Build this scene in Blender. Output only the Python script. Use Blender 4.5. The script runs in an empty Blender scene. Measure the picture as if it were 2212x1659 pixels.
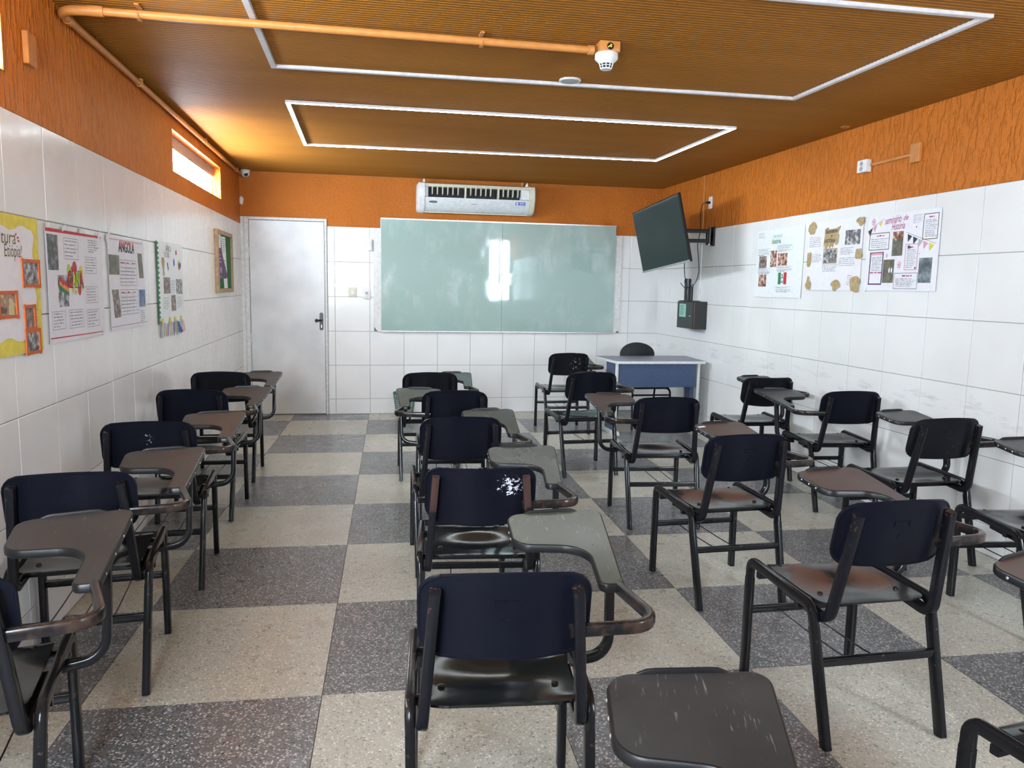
import bpy, bmesh, math, random
from mathutils import Vector, Matrix, noise
from math import radians as rad, sin, cos, pi, sqrt
random.seed(7)
SC = bpy.context.scene
COL = SC.collection

# ------------------------------------------------------------------ room measures (metres)
XL, XR, YF, YB, ZC = -1.281, 3.435, 8.729, -0.60, 2.606
TW, TH, TH0 = 0.375, 0.378, 0.1695            # wall tile width / row pitch / cut bottom row
ZT = TH0 + 5*TH                                # top of the tiled dado

# ------------------------------------------------------------------ camera
cam = bpy.data.cameras.new('camera')
co = bpy.data.objects.new('camera', cam); COL.objects.link(co)
yaw, pitch, roll = 0.19106, -0.12580, 0.01837
f_ = Vector((sin(yaw)*cos(pitch), cos(yaw)*cos(pitch), sin(pitch)))
r_ = Vector((cos(yaw), -sin(yaw), 0)); u_ = r_.cross(f_)
r2 = r_*cos(roll) + u_*sin(roll); u2 = u_*cos(roll) - r_*sin(roll)
M = Matrix((r2, u2, -f_)).transposed().to_4x4(); M.translation = (0, 0, 1.4503)
co.matrix_world = M
cam.sensor_fit = 'HORIZONTAL'; cam.sensor_width = 36; cam.lens = 1667.5/2212*36
cam.clip_start = 0.02; cam.clip_end = 100
SC.camera = co

# ------------------------------------------------------------------ daylight and exposure
W = bpy.data.worlds.new('world'); SC.world = W; W.use_nodes = True
bg = W.node_tree.nodes['Background']
bg.inputs[0].default_value = (0.82, 0.92, 1.0, 1); bg.inputs[1].default_value = 100.0
LED_STRENGTH = 45.0
def portal(name, loc, rot, sx, sy):
    l = bpy.data.lights.new(name, 'AREA'); l.shape = 'RECTANGLE'; l.size = sx; l.size_y = sy
    l.cycles.is_portal = True
    o = bpy.data.objects.new(name, l); COL.objects.link(o); o.location = loc; o.rotation_euler = rot
portal('window_portal', (XL-0.14, 6.70, 2.335), (0, rad(-90), 0), 0.32, 1.9)
portal('window_portal', (XL-0.14, 2.16, 2.335), (0, rad(-90), 0), 0.32, 2.15)
portal('window_portal', (-.77, YB-.14, 1.82), (rad(90), 0, 0), .74, 1.44)  # portal of the unseen back window added for extra daylight
portal('window_portal', (3.14, YB-0.14, 1.82), (rad(90), 0, 0), 0.54, 1.44)
vs = SC.view_settings
vs.view_transform = 'Standard'; vs.look = 'None'; vs.gamma = 1; vs.use_curve_mapping = False
vs.exposure = 0.26

# ------------------------------------------------------------------ materials
def srgb(r, g, b):
    f = lambda c: (c/255/12.92) if c <= 10 else ((c/255+0.055)/1.055)**2.4
    return (f(r), f(g), f(b))
MATS = {}
class NT:
    def __init__(s, name):
        s.m = bpy.data.materials.new(name); s.m.use_nodes = True
        s.t = s.m.node_tree; s.b = s.t.nodes['Principled BSDF']
    def n(s, typ, **kw):
        x = s.t.nodes.new(typ)
        for k, v in kw.items():
            if k.startswith('i_'):
                key = k[2:]; key = int(key) if key.isdigit() else key
                x.inputs[key].default_value = v
            else: setattr(x, k, v)
        return x
    def l(s, a, b): s.t.links.new(a, b)
    def coord(s, kind='Object', scale=(1, 1, 1)):
        if kind == 'World': o = s.n('ShaderNodeNewGeometry').outputs['Position']
        else: o = s.n('ShaderNodeTexCoord').outputs[kind]
        mp = s.n('ShaderNodeMapping'); mp.inputs['Scale'].default_value = scale
        s.l(o, mp.inputs[0]); return mp.outputs[0]
    def noise(s, vec, scale=5, detail=3, rough=.5):
        x = s.n('ShaderNodeTexNoise', i_Scale=scale, i_Detail=detail, i_Roughness=rough)
        s.l(vec, x.inputs['Vector']); return x.outputs[0]
    def ramp(s, fac, stops, interp='LINEAR'):
        x = s.n('ShaderNodeValToRGB'); cr = x.color_ramp; cr.interpolation = interp
        while len(cr.elements) < len(stops): cr.elements.new(0.5)
        for e, (p, c) in zip(cr.elements, stops):
            e.position = p; e.color = (*c, 1) if len(c) == 3 else c
        s.l(fac, x.inputs[0]); return x.outputs[0]
    def mix(s, fac, a, b):
        x = s.n('ShaderNodeMix', data_type='RGBA')
        for v, i in ((a, 6), (b, 7)):
            if isinstance(v, tuple): x.inputs[i].default_value = (*v[:3], 1)
            else: s.l(v, x.inputs[i])
        if isinstance(fac, float): x.inputs[0].default_value = fac
        else: s.l(fac, x.inputs[0])
        return x.outputs[2]
    def math(s, op, a, b=0.0):
        x = s.n('ShaderNodeMath', operation=op)
        for v, i in ((a, 0), (b, 1)):
            if isinstance(v, (int, float)): x.inputs[i].default_value = v
            else: s.l(v, x.inputs[i])
        return x.outputs[0]
    def bump(s, h, strength=.3, dist=.01):
        x = s.n('ShaderNodeBump', i_Strength=strength, i_Distance=dist)
        s.l(h, x.inputs['Height']); s.l(x.outputs[0], s.b.inputs['Normal'])
    def base(s, c):
        if isinstance(c, tuple): s.b.inputs['Base Color'].default_value = (*c[:3], 1)
        else: s.l(c, s.b.inputs['Base Color'])
    def rough(s, r):
        if isinstance(r, (int, float)): s.b.inputs['Roughness'].default_value = r
        else: s.l(r, s.b.inputs['Roughness'])
def simple(name, c, rough=.5, metal=0, spec=.5, grain=0.0, gscale=30, coat=0):
    t = NT(name); t.rough(rough); t.b.inputs['Metallic'].default_value = metal
    t.b.inputs['Specular IOR Level'].default_value = spec
    t.b.inputs['Coat Weight'].default_value = coat
    n = t.noise(t.coord('Object'), gscale, 4)
    k = 0.12 + grain
    t.base(t.ramp(n, [(0.3, tuple(v*(1-k) for v in c)), (0.7, tuple(min(1, v*(1+k*.6)) for v in c))]))
    MATS[name] = t.m; return t.m
def emissive(name, c, strength):
    t = NT(name); t.base((.9, .9, .9)); t.b.inputs['Emission Color'].default_value = (*c, 1)
    t.b.inputs['Emission Strength'].default_value = strength; MATS[name] = t.m; return t.m

def m_tile():
    t = NT('white_glazed_tile'); v = t.coord('World')
    n = t.noise(v, 2.2, 2); n2 = t.noise(v, 45, 3)
    c = t.ramp(n, [(0.35, (.80, .80, .785)), (0.65, (.85, .85, .84))])
    sx = t.n('ShaderNodeSeparateXYZ'); t.l(v, sx.inputs[0])
    sn = t.noise(t.coord('World', (1, 1.2, 7)), 3.2, 6, .72)
    dz = t.math('MULTIPLY', t.math('ABSOLUTE', t.math('SUBTRACT', sx.outputs[2], .80)), 1.1)
    near = t.math('GREATER_THAN', sx.outputs[0], 3.3)
    sc_ = t.math('MULTIPLY', t.ramp(t.math('SUBTRACT', sn, dz), [(.50, (0,)*3), (.70, (.42,)*3)]), near)
    t.base(t.mix(sc_, c, (.30, .30, .31)))
    t.rough(t.ramp(n2, [(0.35, (.10,)*3), (0.65, (.26,)*3)]))
    t.bump(t.math('ADD', t.noise(v, 7, 1), t.math('MULTIPLY', n2, .06)), .16, .012)
    MATS['tile'] = t.m
def m_plaster(name, base, strength, stretch, sc, dist=.011):
    t = NT(name); v = t.coord('World', stretch)
    n = t.noise(v, sc, 3, .55); n3 = t.noise(t.coord('World'), 1.6, 3)
    h = t.ramp(n, [(0.47, (0,)*3), (0.63, (1,)*3)])
    h2 = t.noise(v, sc*2.7, 3)
    hh = t.math('ADD', h, t.math('MULTIPLY', h2, .45))
    a = tuple(x*.90 for x in base); b = tuple(x*1.08 for x in base)
    t.base(t.ramp(n3, [(.3, a), (.7, b)])); t.rough(.5); t.b.inputs['Specular IOR Level'].default_value = .16
    t.bump(hh, strength, dist); MATS[name] = t.m
ORANGE = (.57, .165, .020)
m_tile()
m_plaster('orange_drip_plaster', ORANGE, .75, (1, 1, .34), 33, .013)
m_plaster('orange_fine_plaster', (.50, .148, .020), 0.45, (1, 1, .8), 60)
def m_ceiling():
    t = NT('ceiling_paint'); v = t.coord('World', (.5, 3, 1)); n = t.noise(v, 1.5, 3)
    t.base(t.ramp(n, [(.3, (.265, .102, .015)), (.7, (.30, .116, .017))])); t.rough(.6); t.b.inputs['Specular IOR Level'].default_value = .08
    MATS['ceiling'] = t.m
m_ceiling()
def m_terrazzo(name, base, chips, lo):
    t = NT(name); v = t.coord('World')
    d = t.mix(.92, (0, 0, 0), v) if False else v
    w = t.n('ShaderNodeVectorMath', operation='ADD'); t.l(v, w.inputs[0])
    nz = t.n('ShaderNodeTexNoise', i_Scale=90, i_Detail=2); t.l(v, nz.inputs['Vector'])
    sc_ = t.n('ShaderNodeVectorMath', operation='SCALE'); sc_.inputs['Scale'].default_value = .012
    t.l(nz.outputs['Color'], sc_.inputs[0]); t.l(sc_.outputs[0], w.inputs[1])
    vo = t.n('ShaderNodeTexVoronoi', i_Scale=120, i_Randomness=1.0); t.l(w.outputs[0], vo.inputs['Vector'])
    sep = t.n('ShaderNodeSeparateColor'); t.l(vo.outputs['Color'], sep.inputs[0])
    chipcol = t.ramp(sep.outputs[0], chips, 'CONSTANT')
    inside = t.ramp(vo.outputs['Distance'], [(.40, (1,)*3), (.52, (0,)*3)])
    pick = t.ramp(sep.outputs[1], [(0.0, (0,)*3), (lo, (1,)*3)], 'CONSTANT')
    fac = t.math('MULTIPLY', inside, pick)
    big = t.noise(t.coord('World'), 1.1, 4)
    mott = t.noise(t.coord('World'), 9, 4, .6)
    b = t.ramp(big, [(.32, tuple(x*.86 for x in base)), (.68, tuple(x*1.1 for x in base))])
    c = t.mix(fac, b, chipcol)
    c = t.mix(t.ramp(mott, [(.5, (0,)*3), (.9, (.22,)*3)]), c, tuple(x*.6 for x in base))
    t.base(c); t.rough(t.ramp(mott, [(.3, (.24,)*3), (.75, (.42,)*3)]))
    t.b.inputs['Specular IOR Level'].default_value = .45
    MATS[name] = t.m
m_terrazzo('terrazzo_light', (.425, .418, .350), [(0, (.56, .53, .46)), (.40, (.48, .45, .385)), (.70, (.22, .20, .165)), (.86, (.70, .68, .62))], .25)
m_terrazzo('terrazzo_dark', (.125, .126, .130), [(0, (.40, .395, .39)), (.34, (.20, .197, .195)), (.60, (.045, .045, .05)), (.80, (.52, .51, .50))], .25)
simple('grout', (.30, .295, .285), .8, grain=.1)
simple('joint_dark', (.16, .155, .14), .8)
simple('wall_white', (.74, .74, .72), .5)
simple('door_paint', (.70, .71, .715), .30, grain=.04, gscale=3)
simple('door_frame_paint', (.68, .68, .67), .4, grain=.05)
simple('black_plastic', (.007, .007, .008), .4, spec=.3)
simple('black_satin', (.016, .018, .018), .28)
simple('dark_oak_edge', (.20, .10, .05), .5)
simple('aluminium', (.72, .72, .73), .32, .9)
simple('white_plastic', (.78, .78, .77), .35)
simple('cream_plastic', (.72, .69, .55), .35)
simple('cool_white_plastic', (.72, .75, .76), .3)
simple('chrome', (.8, .8, .8), .18, 1)
simple('brown_grey_fascia', (.34, .30, .28), .6)
simple('conduit_orange', (.54, .21, .050), .42, spec=.3)
simple('diffuser_off', (.66, .64, .64), .4)
simple('paper_white', (.83, .82, .86), .6, grain=-.08)
simple('paper_bright', (.80, .84, .85), .6, grain=-.08)
simple('paper_yellow', (.78, .66, .10), .65)
simple('kraft', (.46, .34, .17), .7, grain=.15, gscale=40)
simple('paper_mint', (.36, .62, .54), .6)
simple('felt_green', (.025, .15, .045), .9, grain=.1)
simple('pine_frame', (.42, .27, .14), .55, grain=.15)
simple('ink', (.03, .03, .035), .6)
simple('ink_grey', (.33, .33, .37), .7)
simple('ink_brown', (.16, .11, .02), .6)
simple('ink_red', (.55, .025, .045), .6)
simple('ink_pink', (.75, .33, .40), .6)
simple('ink_magenta', (.45, .03, .16), .6)
simple('ink_plum', (.10, .035, .12), .6)
simple('ink_green', (.03, .22, .08), .6)
simple('ink_mint', (.30, .70, .42), .6)
simple('ink_blue', (.025, .07, .48), .6)
simple('ink_lilac', (.45, .28, .62), .6)
simple('ink_lime', (.42, .60, .06), .6)
simple('ink_yellow', (.80, .62, .05), .6)
simple('ink_orange', (.80, .28, .06), .6)
simple('stick_orange', (.62, .13, .02), .6)
simple('silver_grey', (.45, .45, .45), .5)
simple('desk_blue_top', (.17, .185, .27), .34)
simple('desk_blue', (.048, .080, .165), .45)
simple('desk_white', (.68, .69, .68), .4)
simple('chair_vinyl', (.020, .021, .021), .55, spec=.3)
simple('basket_green', (.015, .14, .085), .45)
simple('screen_glass', (.008, .011, .012), .09)
simple('sticker_blue', (.06, .12, .50), .5)
def m_glass_board():
    t = NT('green_glass'); v = t.coord('World')
    n = t.noise(v, 2.6, 5, .6); s2 = t.noise(t.coord('World', (1, 1, .35)), 7, 4, .65)
    sm = t.math('MULTIPLY', t.ramp(n, [(.48, (0,)*3), (.68, (1,)*3)]), t.ramp(s2, [(.42, (0,)*3), (.7, (1,)*3)]))
    t.base(t.mix(sm, (.355, .485, .445), (.54, .64, .61)))
    t.rough(t.ramp(sm, [(0, (.035,)*3), (1, (.22,)*3)]))
    t.b.inputs['Coat Weight'].default_value = .4; t.b.inputs['Coat Roughness'].default_value = .02
    MATS['glass_board'] = t.m
m_glass_board()
def m_pane():
    t = NT('window_pane'); out = t.t.nodes['Material Output']
    a = t.n('ShaderNodeBsdfTransparent'); a.inputs[0].default_value = (.93, .95, .97, 1)
    g = t.n('ShaderNodeBsdfGlossy', i_Roughness=.05); mx = t.n('ShaderNodeMixShader'); mx.inputs[0].default_value = .06
    t.l(a.outputs[0], mx.inputs[1]); t.l(g.outputs[0], mx.inputs[2]); t.l(mx.outputs[0], out.inputs[0])
    MATS['pane'] = t.m
m_pane()
emissive('led_on', (.88, .97, 1.0), LED_STRENGTH)
# chair materials
def m_frame():
    t = NT('frame_enamel'); v = t.coord('Object')
    n = t.noise(v, 38, 5, .65)
    m = t.ramp(n, [(.66, (0,)*3), (.70, (1,)*3)])
    t.base(t.mix(m, (.0085, .0085, .010), (.055, .034, .028))); t.rough(t.ramp(m, [(0, (.19,)*3), (1, (.5,)*3)]))
    t.b.inputs['Specular IOR Level'].default_value = .28; MATS['frame'] = t.m
    t = NT('frame_enamel_worn_post'); v = t.coord('Object'); n = t.noise(v, 26, 5, .7)
    sx = t.n('ShaderNodeSeparateXYZ'); t.l(v, sx.inputs[0])
    hgt = t.ramp(sx.outputs[2], [(.66, (0,)*3), (.775, (1,)*3)])
    m = t.ramp(t.math('ADD', n, t.math('MULTIPLY', hgt, .17)), [(.66, (0,)*3), (.70, (1,)*3)])
    t.base(t.mix(m, (.009, .009, .012), (.060, .035, .030))); t.rough(.26); t.b.inputs['Specular IOR Level'].default_value = .22; MATS['post_worn'] = t.m
    t = NT('frame_enamel_bare_post'); v = t.coord('Object'); n = t.noise(v, 30, 5, .7)
    sx = t.n('ShaderNodeSeparateXYZ'); t.l(v, sx.inputs[0])
    hgt = t.ramp(sx.outputs[2], [(.60, (0,)*3), (.70, (1,)*3)])
    m = t.ramp(t.math('ADD', t.math('MULTIPLY', n, .5), t.math('MULTIPLY', hgt, .6)), [(.50, (0,)*3), (.54, (1,)*3)])
    t.base(t.mix(m, (.009, .009, .012), (.055, .030, .027))); t.rough(.35); t.b.inputs['Specular IOR Level'].default_value = .22; MATS['post_bare'] = t.m
    t = NT('arm_enamel_worn'); v = t.coord('Object'); n = t.noise(v, 14, 5, .65)
    m = t.ramp(n, [(.50, (0,)*3), (.66, (1,)*3)])
    t.base(t.mix(m, (.011, .010, .011), (.050, .030, .023))); t.rough(.2)
    t.b.inputs['Specular IOR Level'].default_value = .3; MATS['arm_worn'] = t.m
m_frame()
def m_shell(name, base, rough, chips=None, chip_lo=.62, region=None, spec=.10):
    t = NT(name); v = t.coord('Object'); n = t.noise(v, 3.5, 3)
    fine = t.noise(t.coord('Object', (1, 1, 1)), 120, 2)
    c = t.ramp(n, [(.3, tuple(x*.85 for x in base)), (.7, tuple(x*1.25 for x in base))])
    if chips:
        cn = t.noise(v, 62, 4, .7)
        if region:
            cx, cz, rx = region
            sx = t.n('ShaderNodeSeparateXYZ'); t.l(v, sx.inputs[0])
            dx = t.math('MULTIPLY', t.math('SUBTRACT', sx.outputs[0], cx), 1/rx)
            dz = t.math('MULTIPLY', t.math('SUBTRACT', sx.outputs[2], cz), 1/rx*1.0)
            d2 = t.math('ADD', t.math('MULTIPLY', dx, dx), t.math('MULTIPLY', dz, dz))
            cn = t.math('SUBTRACT', cn, t.math('MULTIPLY', t.math('MINIMUM', d2, 3.0), .16))
        m = t.ramp(cn, [(chip_lo, (0,)*3), (chip_lo+.03, (1,)*3)])
        c = t.mix(m, c, chips)
    t.base(c); t.rough(t.ramp(n, [(.3, (rough*.9,)*3), (.7, (rough*1.1,)*3)])); t.b.inputs['Specular IOR Level'].default_value = spec; MATS[name] = t.m
m_shell('back_navy', (.0060, .0068, .0120), .30)
m_shell('back_black', (.009, .009, .012), .33)
m_shell('back_chipped', (.009, .009, .013), .33, (.62, .64, .66), .60, (.07, .72, .15))
m_shell('back_splat', (.0060, .0068, .0120), .30, (.66, .66, .75), .50, (.105, .735, .055))
m_shell('back_stamp', (.0060, .0068, .0120), .30, (.60, .62, .64), .56, (.0, .735, .045))
m_shell('back_specks', (.010, .010, .013), .30, (.42, .44, .45), .66, (-.01, .69, .16))
m_shell('seat_black', (.009, .0105, .0105), .13, spec=.5)
def m_seat_worn():
    t = NT('seat_worn'); v = t.coord('Object'); n = t.noise(v, 9, 3)
    sx = t.n('ShaderNodeSeparateXYZ'); t.l(v, sx.inputs[0])
    ax = t.math('ABSOLUTE', sx.outputs[0])
    dx = t.math('MULTIPLY', t.math('SUBTRACT', ax, .10), 11); dy = t.math('MULTIPLY', t.math('SUBTRACT', sx.outputs[1], .03), 7)
    d = t.math('ADD', t.math('MULTIPLY', dx, dx), t.math('MULTIPLY', dy, dy))
    m = t.ramp(t.math('SUBTRACT', t.math('ADD', n, .35), t.math('MULTIPLY', t.math('MINIMUM', d, 2), .45)), [(.36, (0,)*3), (.68, (1,)*3)])
    t.base(t.mix(m, (.014, .014, .015), (.085, .030, .011))); t.rough(t.ramp(m, [(0, (.2,)*3), (1, (.32,)*3)])); t.b.inputs['Specular IOR Level'].default_value = .36; MATS['seat_worn'] = t.m
m_seat_worn()
def m_tablet(name, base, scr, rough=.36, spec=.32):
    t = NT(name); v = t.coord('Object'); n = t.noise(v, 6, 4)
    s1 = t.noise(t.coord('Object', (1, .05, 1)), 150, 2, .6)
    mp = t.n('ShaderNodeMapping'); mp.inputs['Rotation'].default_value = (0, 0, .8); mp.inputs['Scale'].default_value = (1, .045, 1)
    t.l(t.n('ShaderNodeTexCoord').outputs['Object'], mp.inputs[0]); s2 = t.noise(mp.outputs[0], 140, 2, .6)
    m = t.math('MAXIMUM', t.ramp(s1, [(.665, (0,)*3), (.70, (1,)*3)]), t.ramp(s2, [(.655, (0,)*3), (.69, (1,)*3)]))
    m = t.math('MULTIPLY', t.math('MULTIPLY', m, t.ramp(t.noise(v, 10, 2), [(.45, (0,)*3), (.6, (1,)*3)])), scr)
    c = t.ramp(n, [(.3, tuple(x*.82 for x in base)), (.7, tuple(x*1.2 for x in base))])
    t.base(t.mix(m, c, (.17, .165, .155))); t.rough(t.ramp(n, [(.3, (rough*.85,)*3), (.7, (rough*1.2,)*3)])); t.b.inputs['Specular IOR Level'].default_value = spec; MATS[name] = t.m
m_tablet('tablet_umber', (.054, .051, .050), .45, .38, .2)
m_tablet('tablet_slate', (.042, .050, .045), .35, .26, .45)
m_tablet('tablet_scratched', (.058, .064, .048), 1.0, .21, .5)
m_tablet('tablet_brown', (.058, .034, .025), .15)
m_tablet('tablet_black', (.026, .027, .028), .15)
m_tablet('tablet_charcoal', (.030, .031, .031), .7, .36)
m_tablet('tablet_redbrown', (.048, .032, .026), .3)
simple('tablet_edge', (.010, .010, .011), .36, spec=.35)
simple('rivet_metal', (.75, .75, .74), .3, .8)
PH = {}
def m_photo(name, stops, sc, det=5):
    t = NT(name); v = t.coord('Object', (1, 1, 1)); n = t.noise(v, sc, det, .62)
    t.base(t.ramp(n, stops)); t.rough(.45); MATS[name] = t.m
m_photo('photo_grey', [(.36, (.03, .03, .035)), (.5, (.22, .22, .23)), (.62, (.62, .62, .64))], 34)
m_photo('photo_dark', [(.38, (.03, .032, .035)), (.5, (.09, .085, .08)), (.64, (.30, .30, .33))], 26)
m_photo('photo_brown', [(.36, (.06, .04, .035)), (.5, (.20, .13, .11)), (.64, (.45, .37, .33))], 38)
m_photo('photo_olive', [(.36, (.09, .085, .06)), (.5, (.14, .13, .09)), (.66, (.25, .24, .19))], 14)
m_photo('photo_warm', [(.36, (.07, .03, .03)), (.48, (.36, .12, .09)), (.56, (.55, .42, .28)), (.66, (.75, .70, .62))], 36)
m_photo('photo_slate', [(.36, (.05, .07, .08)), (.5, (.12, .15, .17)), (.66, (.30, .34, .36))], 16)
m_photo('photo_sky', [(.36, (.06, .10, .25)), (.5, (.12, .18, .36)), (.64, (.28, .27, .24))], 14)
m_photo('photo_pattern', [(.38, (.10, .06, .05)), (.47, (.45, .30, .16)), (.54, (.32, .14, .17)), (.62, (.62, .56, .25))], 20, 1)

# ------------------------------------------------------------------ object helpers
def link(name, me, parent=None, mats=()):
    o = bpy.data.objects.new(name, me); COL.objects.link(o)
    if parent: o.parent = parent
    return o
def empty(name, loc, rz=0):
    o = bpy.data.objects.new(name, None); COL.objects.link(o); o.location = loc; o.rotation_euler = (0, 0, rz)
    o.empty_display_size = .05
    return o
def tag(o, label=None, cat=None, group=None, kind=None):
    if label: o['label'] = label
    if cat: o['category'] = cat
    if group: o['group'] = group
    if kind: o['kind'] = kind
    return o
class B:
    """collects shapes into one mesh"""
    def __init__(s): s.bm = bmesh.new(); s.mi = 0
    def face(s, pts):
        f = s.bm.faces.new([s.bm.verts.new(p) for p in pts]); f.material_index = s.mi; return f
    def box(s, lo, hi, bev=0.0, seg=1):
        r = bmesh.ops.create_cube(s.bm, size=1); vs = r['verts']
        c = [(a+b)/2 for a, b in zip(lo, hi)]; d = [abs(b-a) for a, b in zip(lo, hi)]
        for v in vs: v.co = Vector((c[i]+v.co[i]*d[i] for i in range(3)))
        fs = {f for v in vs for f in v.link_faces}
        for f in fs: f.material_index = s.mi
        if bev > 0:
            es = list({e for v in vs for e in v.link_edges})
            rr = bmesh.ops.bevel(s.bm, geom=es, offset=bev, segments=seg, affect='EDGES', profile=.5)
            for f in rr['faces']: f.material_index = s.mi
        return s
    def loft(s, loops, cap0=True, cap1=True, closed=True):
        rows = [[s.bm.verts.new(p) for p in L] for L in loops]; n = len(rows[0])
        for a, b in zip(rows, rows[1:]):
            for i in range(n if closed else n-1):
                j = (i+1) % n
                f = s.bm.faces.new((a[i], a[j], b[j], b[i])); f.material_index = s.mi
        if cap0: f = s.bm.faces.new(rows[0][::-1]); f.material_index = s.mi
        if cap1: f = s.bm.faces.new(rows[-1]); f.material_index = s.mi
        return rows
    def sweep(s, path, nrm, w, h, r=None, n=3):
        nrm = Vector(nrm).normalized(); P = [Vector(p) for p in path]; loops = []
        sec = []
        r = min(w, h)*.45 if r is None else r
        for cx, cy, a0 in ((w/2-r, h/2-r, 0), (-w/2+r, h/2-r, pi/2), (-w/2+r, -h/2+r, pi), (w/2-r, -h/2+r, 1.5*pi)):
            for k in range(n):
                a = a0 + pi/2*k/(n-1); sec.append((cx+r*cos(a), cy+r*sin(a)))
        for i, p in enumerate(P):
            a = P[max(i-1, 0)]; b = P[min(i+1, len(P)-1)]
            t = (b-a).normalized(); x = (nrm - t*nrm.dot(t)).normalized(); y = t.cross(x)
            loops.append([p + x*u + y*v for u, v in sec])
        s.loft(loops); return s
    def rod(s, a, b, r, n=6):
        a, b = Vector(a), Vector(b); t = (b-a).normalized()
        x = t.orthogonal().normalized(); y = t.cross(x)
        s.loft([[p + x*r*cos(2*pi*k/n) + y*r*sin(2*pi*k/n) for k in range(n)] for p in (a, b)]); return s
    def tube(s, path, r, n=8):
        P = [Vector(p) for p in path]; loops = []; x = None
        for i, p in enumerate(P):
            t = (P[min(i+1, len(P)-1)] - P[max(i-1, 0)]).normalized()
            x = t.orthogonal().normalized() if x is None else (x - t*x.dot(t)).normalized()
            y = t.cross(x); loops.append([p + x*r*cos(2*pi*k/n) + y*r*sin(2*pi*k/n) for k in range(n)])
        s.loft(loops); return s
    def lathe(s, prof, c=(0, 0, 0), n=20, axis='Z', cap=True):
        loops = []
        for r, z in prof:
            L = []
            for k in range(n):
                a = 2*pi*k/n; q = (r*cos(a), r*sin(a), z)
                if axis == 'X': q = (q[2], q[0], q[1])
                if axis == 'Y': q = (q[0], q[2], -q[1])
                L.append(Vector(c)+Vector(q))
            loops.append(L)
        s.loft(loops, cap, cap); return s
    def prism(s, poly, f0, f1):
        """poly of 2d points, f0/f1 map (u,v) to 3d for the two ends"""
        s.loft([[f0(*p) for p in poly], [f1(*p) for p in poly]]); return s
    def mesh(s, name, mats=(), sharp=35):
        bmesh.ops.recalc_face_normals(s.bm, faces=s.bm.faces)
        me = bpy.data.meshes.new(name); s.bm.to_mesh(me); s.bm.free()
        for m in mats: me.materials.append(MATS[m] if isinstance(m, str) else m)
        if len(me.polygons):
            me.polygons.foreach_set('use_smooth', [True]*len(me.polygons)); me.set_sharp_from_angle(angle=rad(sharp))
        return me
    def build(s, name, mat, parent=None, sharp=35):
        mats = mat if isinstance(mat, (list, tuple)) else [mat]
        return link(name, s.mesh(name, mats, sharp), parent)
def boxo(name, lo, hi, mat, parent=None, bev=0.0, seg=1):
    return B().box(lo, hi, bev, seg).build(name, mat, parent)
def fillet(pts, rs, n=5, closed=False):
    P = [Vector(p) for p in pts]; out = []; N = len(P)
    for i, p in enumerate(P):
        if not closed and i in (0, N-1): out.append(p); continue
        a, b = P[i-1], P[(i+1) % N]; r = rs[i] if isinstance(rs, (list, tuple)) else rs
        da, db = (a-p), (b-p); la, lb = da.length, db.length; da.normalize(); db.normalize()
        ang = da.angle(db); d = min(r/max(math.tan(ang/2), 1e-3), la*.48, lb*.48); rr = d*math.tan(ang/2)
        if r <= 0 or ang > 3.1: out.append(p); continue
        c = p + (da+db).normalized()*(rr/sin(ang/2)); s0 = p+da*d-c; s1 = p+db*d-c
        tot = s0.angle(s1); ax = s0.cross(s1).normalized() if len(p) == 3 else None
        for k in range(n+1):
            t = k/n
            q = (s0*sin((1-t)*tot) + s1*sin(t*tot))/max(sin(tot), 1e-6)
            out.append(c+q)
    return out
def fillet2(pts, rs, n=6):
    return [(v.x, v.y) for v in fillet([(x, y, 0) for x, y in pts], rs, n, True)]
def frame_on(wall, y0, z0, off=0.0, x=None):
    """matrix for things on walls: local x right, y up, z out of the wall"""
    if wall == 'left': m = Matrix(((0, 0, 1), (1, 0, 0), (0, 1, 0))).to_4x4(); m.translation = (XL+.001+off, y0, z0)
    if wall == 'right': m = Matrix(((0, 0, -1), (-1, 0, 0), (0, 1, 0))).to_4x4(); m.translation = (XR-.001-off, y0, z0)
    if wall == 'front': m = Matrix(((1, 0, 0), (0, 0, -1), (0, 1, 0))).to_4x4(); m.translation = (x, YF-.001-off, z0)
    return m
def wall_empty(name, wall, a, z0, off=0.0):
    o = empty(name, (0, 0, 0)); o.matrix_world = frame_on(wall, a, z0, off, a); return o

# ------------------------------------------------------------------ setting
def tile_mesh(cache, w, h, th=.006, bev=.0022, mat='tile', name='tile'):
    k = (round(w, 3), round(h, 3), mat)
    if k not in cache:
        b = B(); g = .0016
        L = [[(g, g, 0), (w-g, g, 0), (w-g, h-g, 0), (g, h-g, 0)], [(g, g, th-bev), (w-g, g, th-bev), (w-g, h-g, th-bev), (g, h-g, th-bev)],
             [(g+bev, g+bev, th), (w-g-bev, g+bev, th), (w-g-bev, h-g-bev, th), (g+bev, h-g-bev, th)]]
        b.loft(L, cap0=False); cache[k] = b.mesh(name, [mat], 20)
    return cache[k]
CACHE = {}
rows = [(0.0, TH0)] + [(TH0+i*TH, TH0+(i+1)*TH) for i in range(5)]
def add_tiles(wall, parent, xs, skip=None):
    """xs: sorted joint coordinates along local x of the wall frame whose origin is the parent"""
    for a, b in zip(xs, xs[1:]):
        for z0, z1 in rows:
            if skip and skip(a, b, z0, z1): continue
            o = link('tile', tile_mesh(CACHE, b-a, z1-z0), parent)
            o.matrix_local = parent.matrix_world.inverted() @ (frame_on(wall, a, z0, -.001, a) @ Matrix.Rotation(random.uniform(-.0016, .0016), 4, 'X') @ Matrix.Rotation(random.uniform(-.0016, .0016), 4, 'Y'))
T_ = .12
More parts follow.
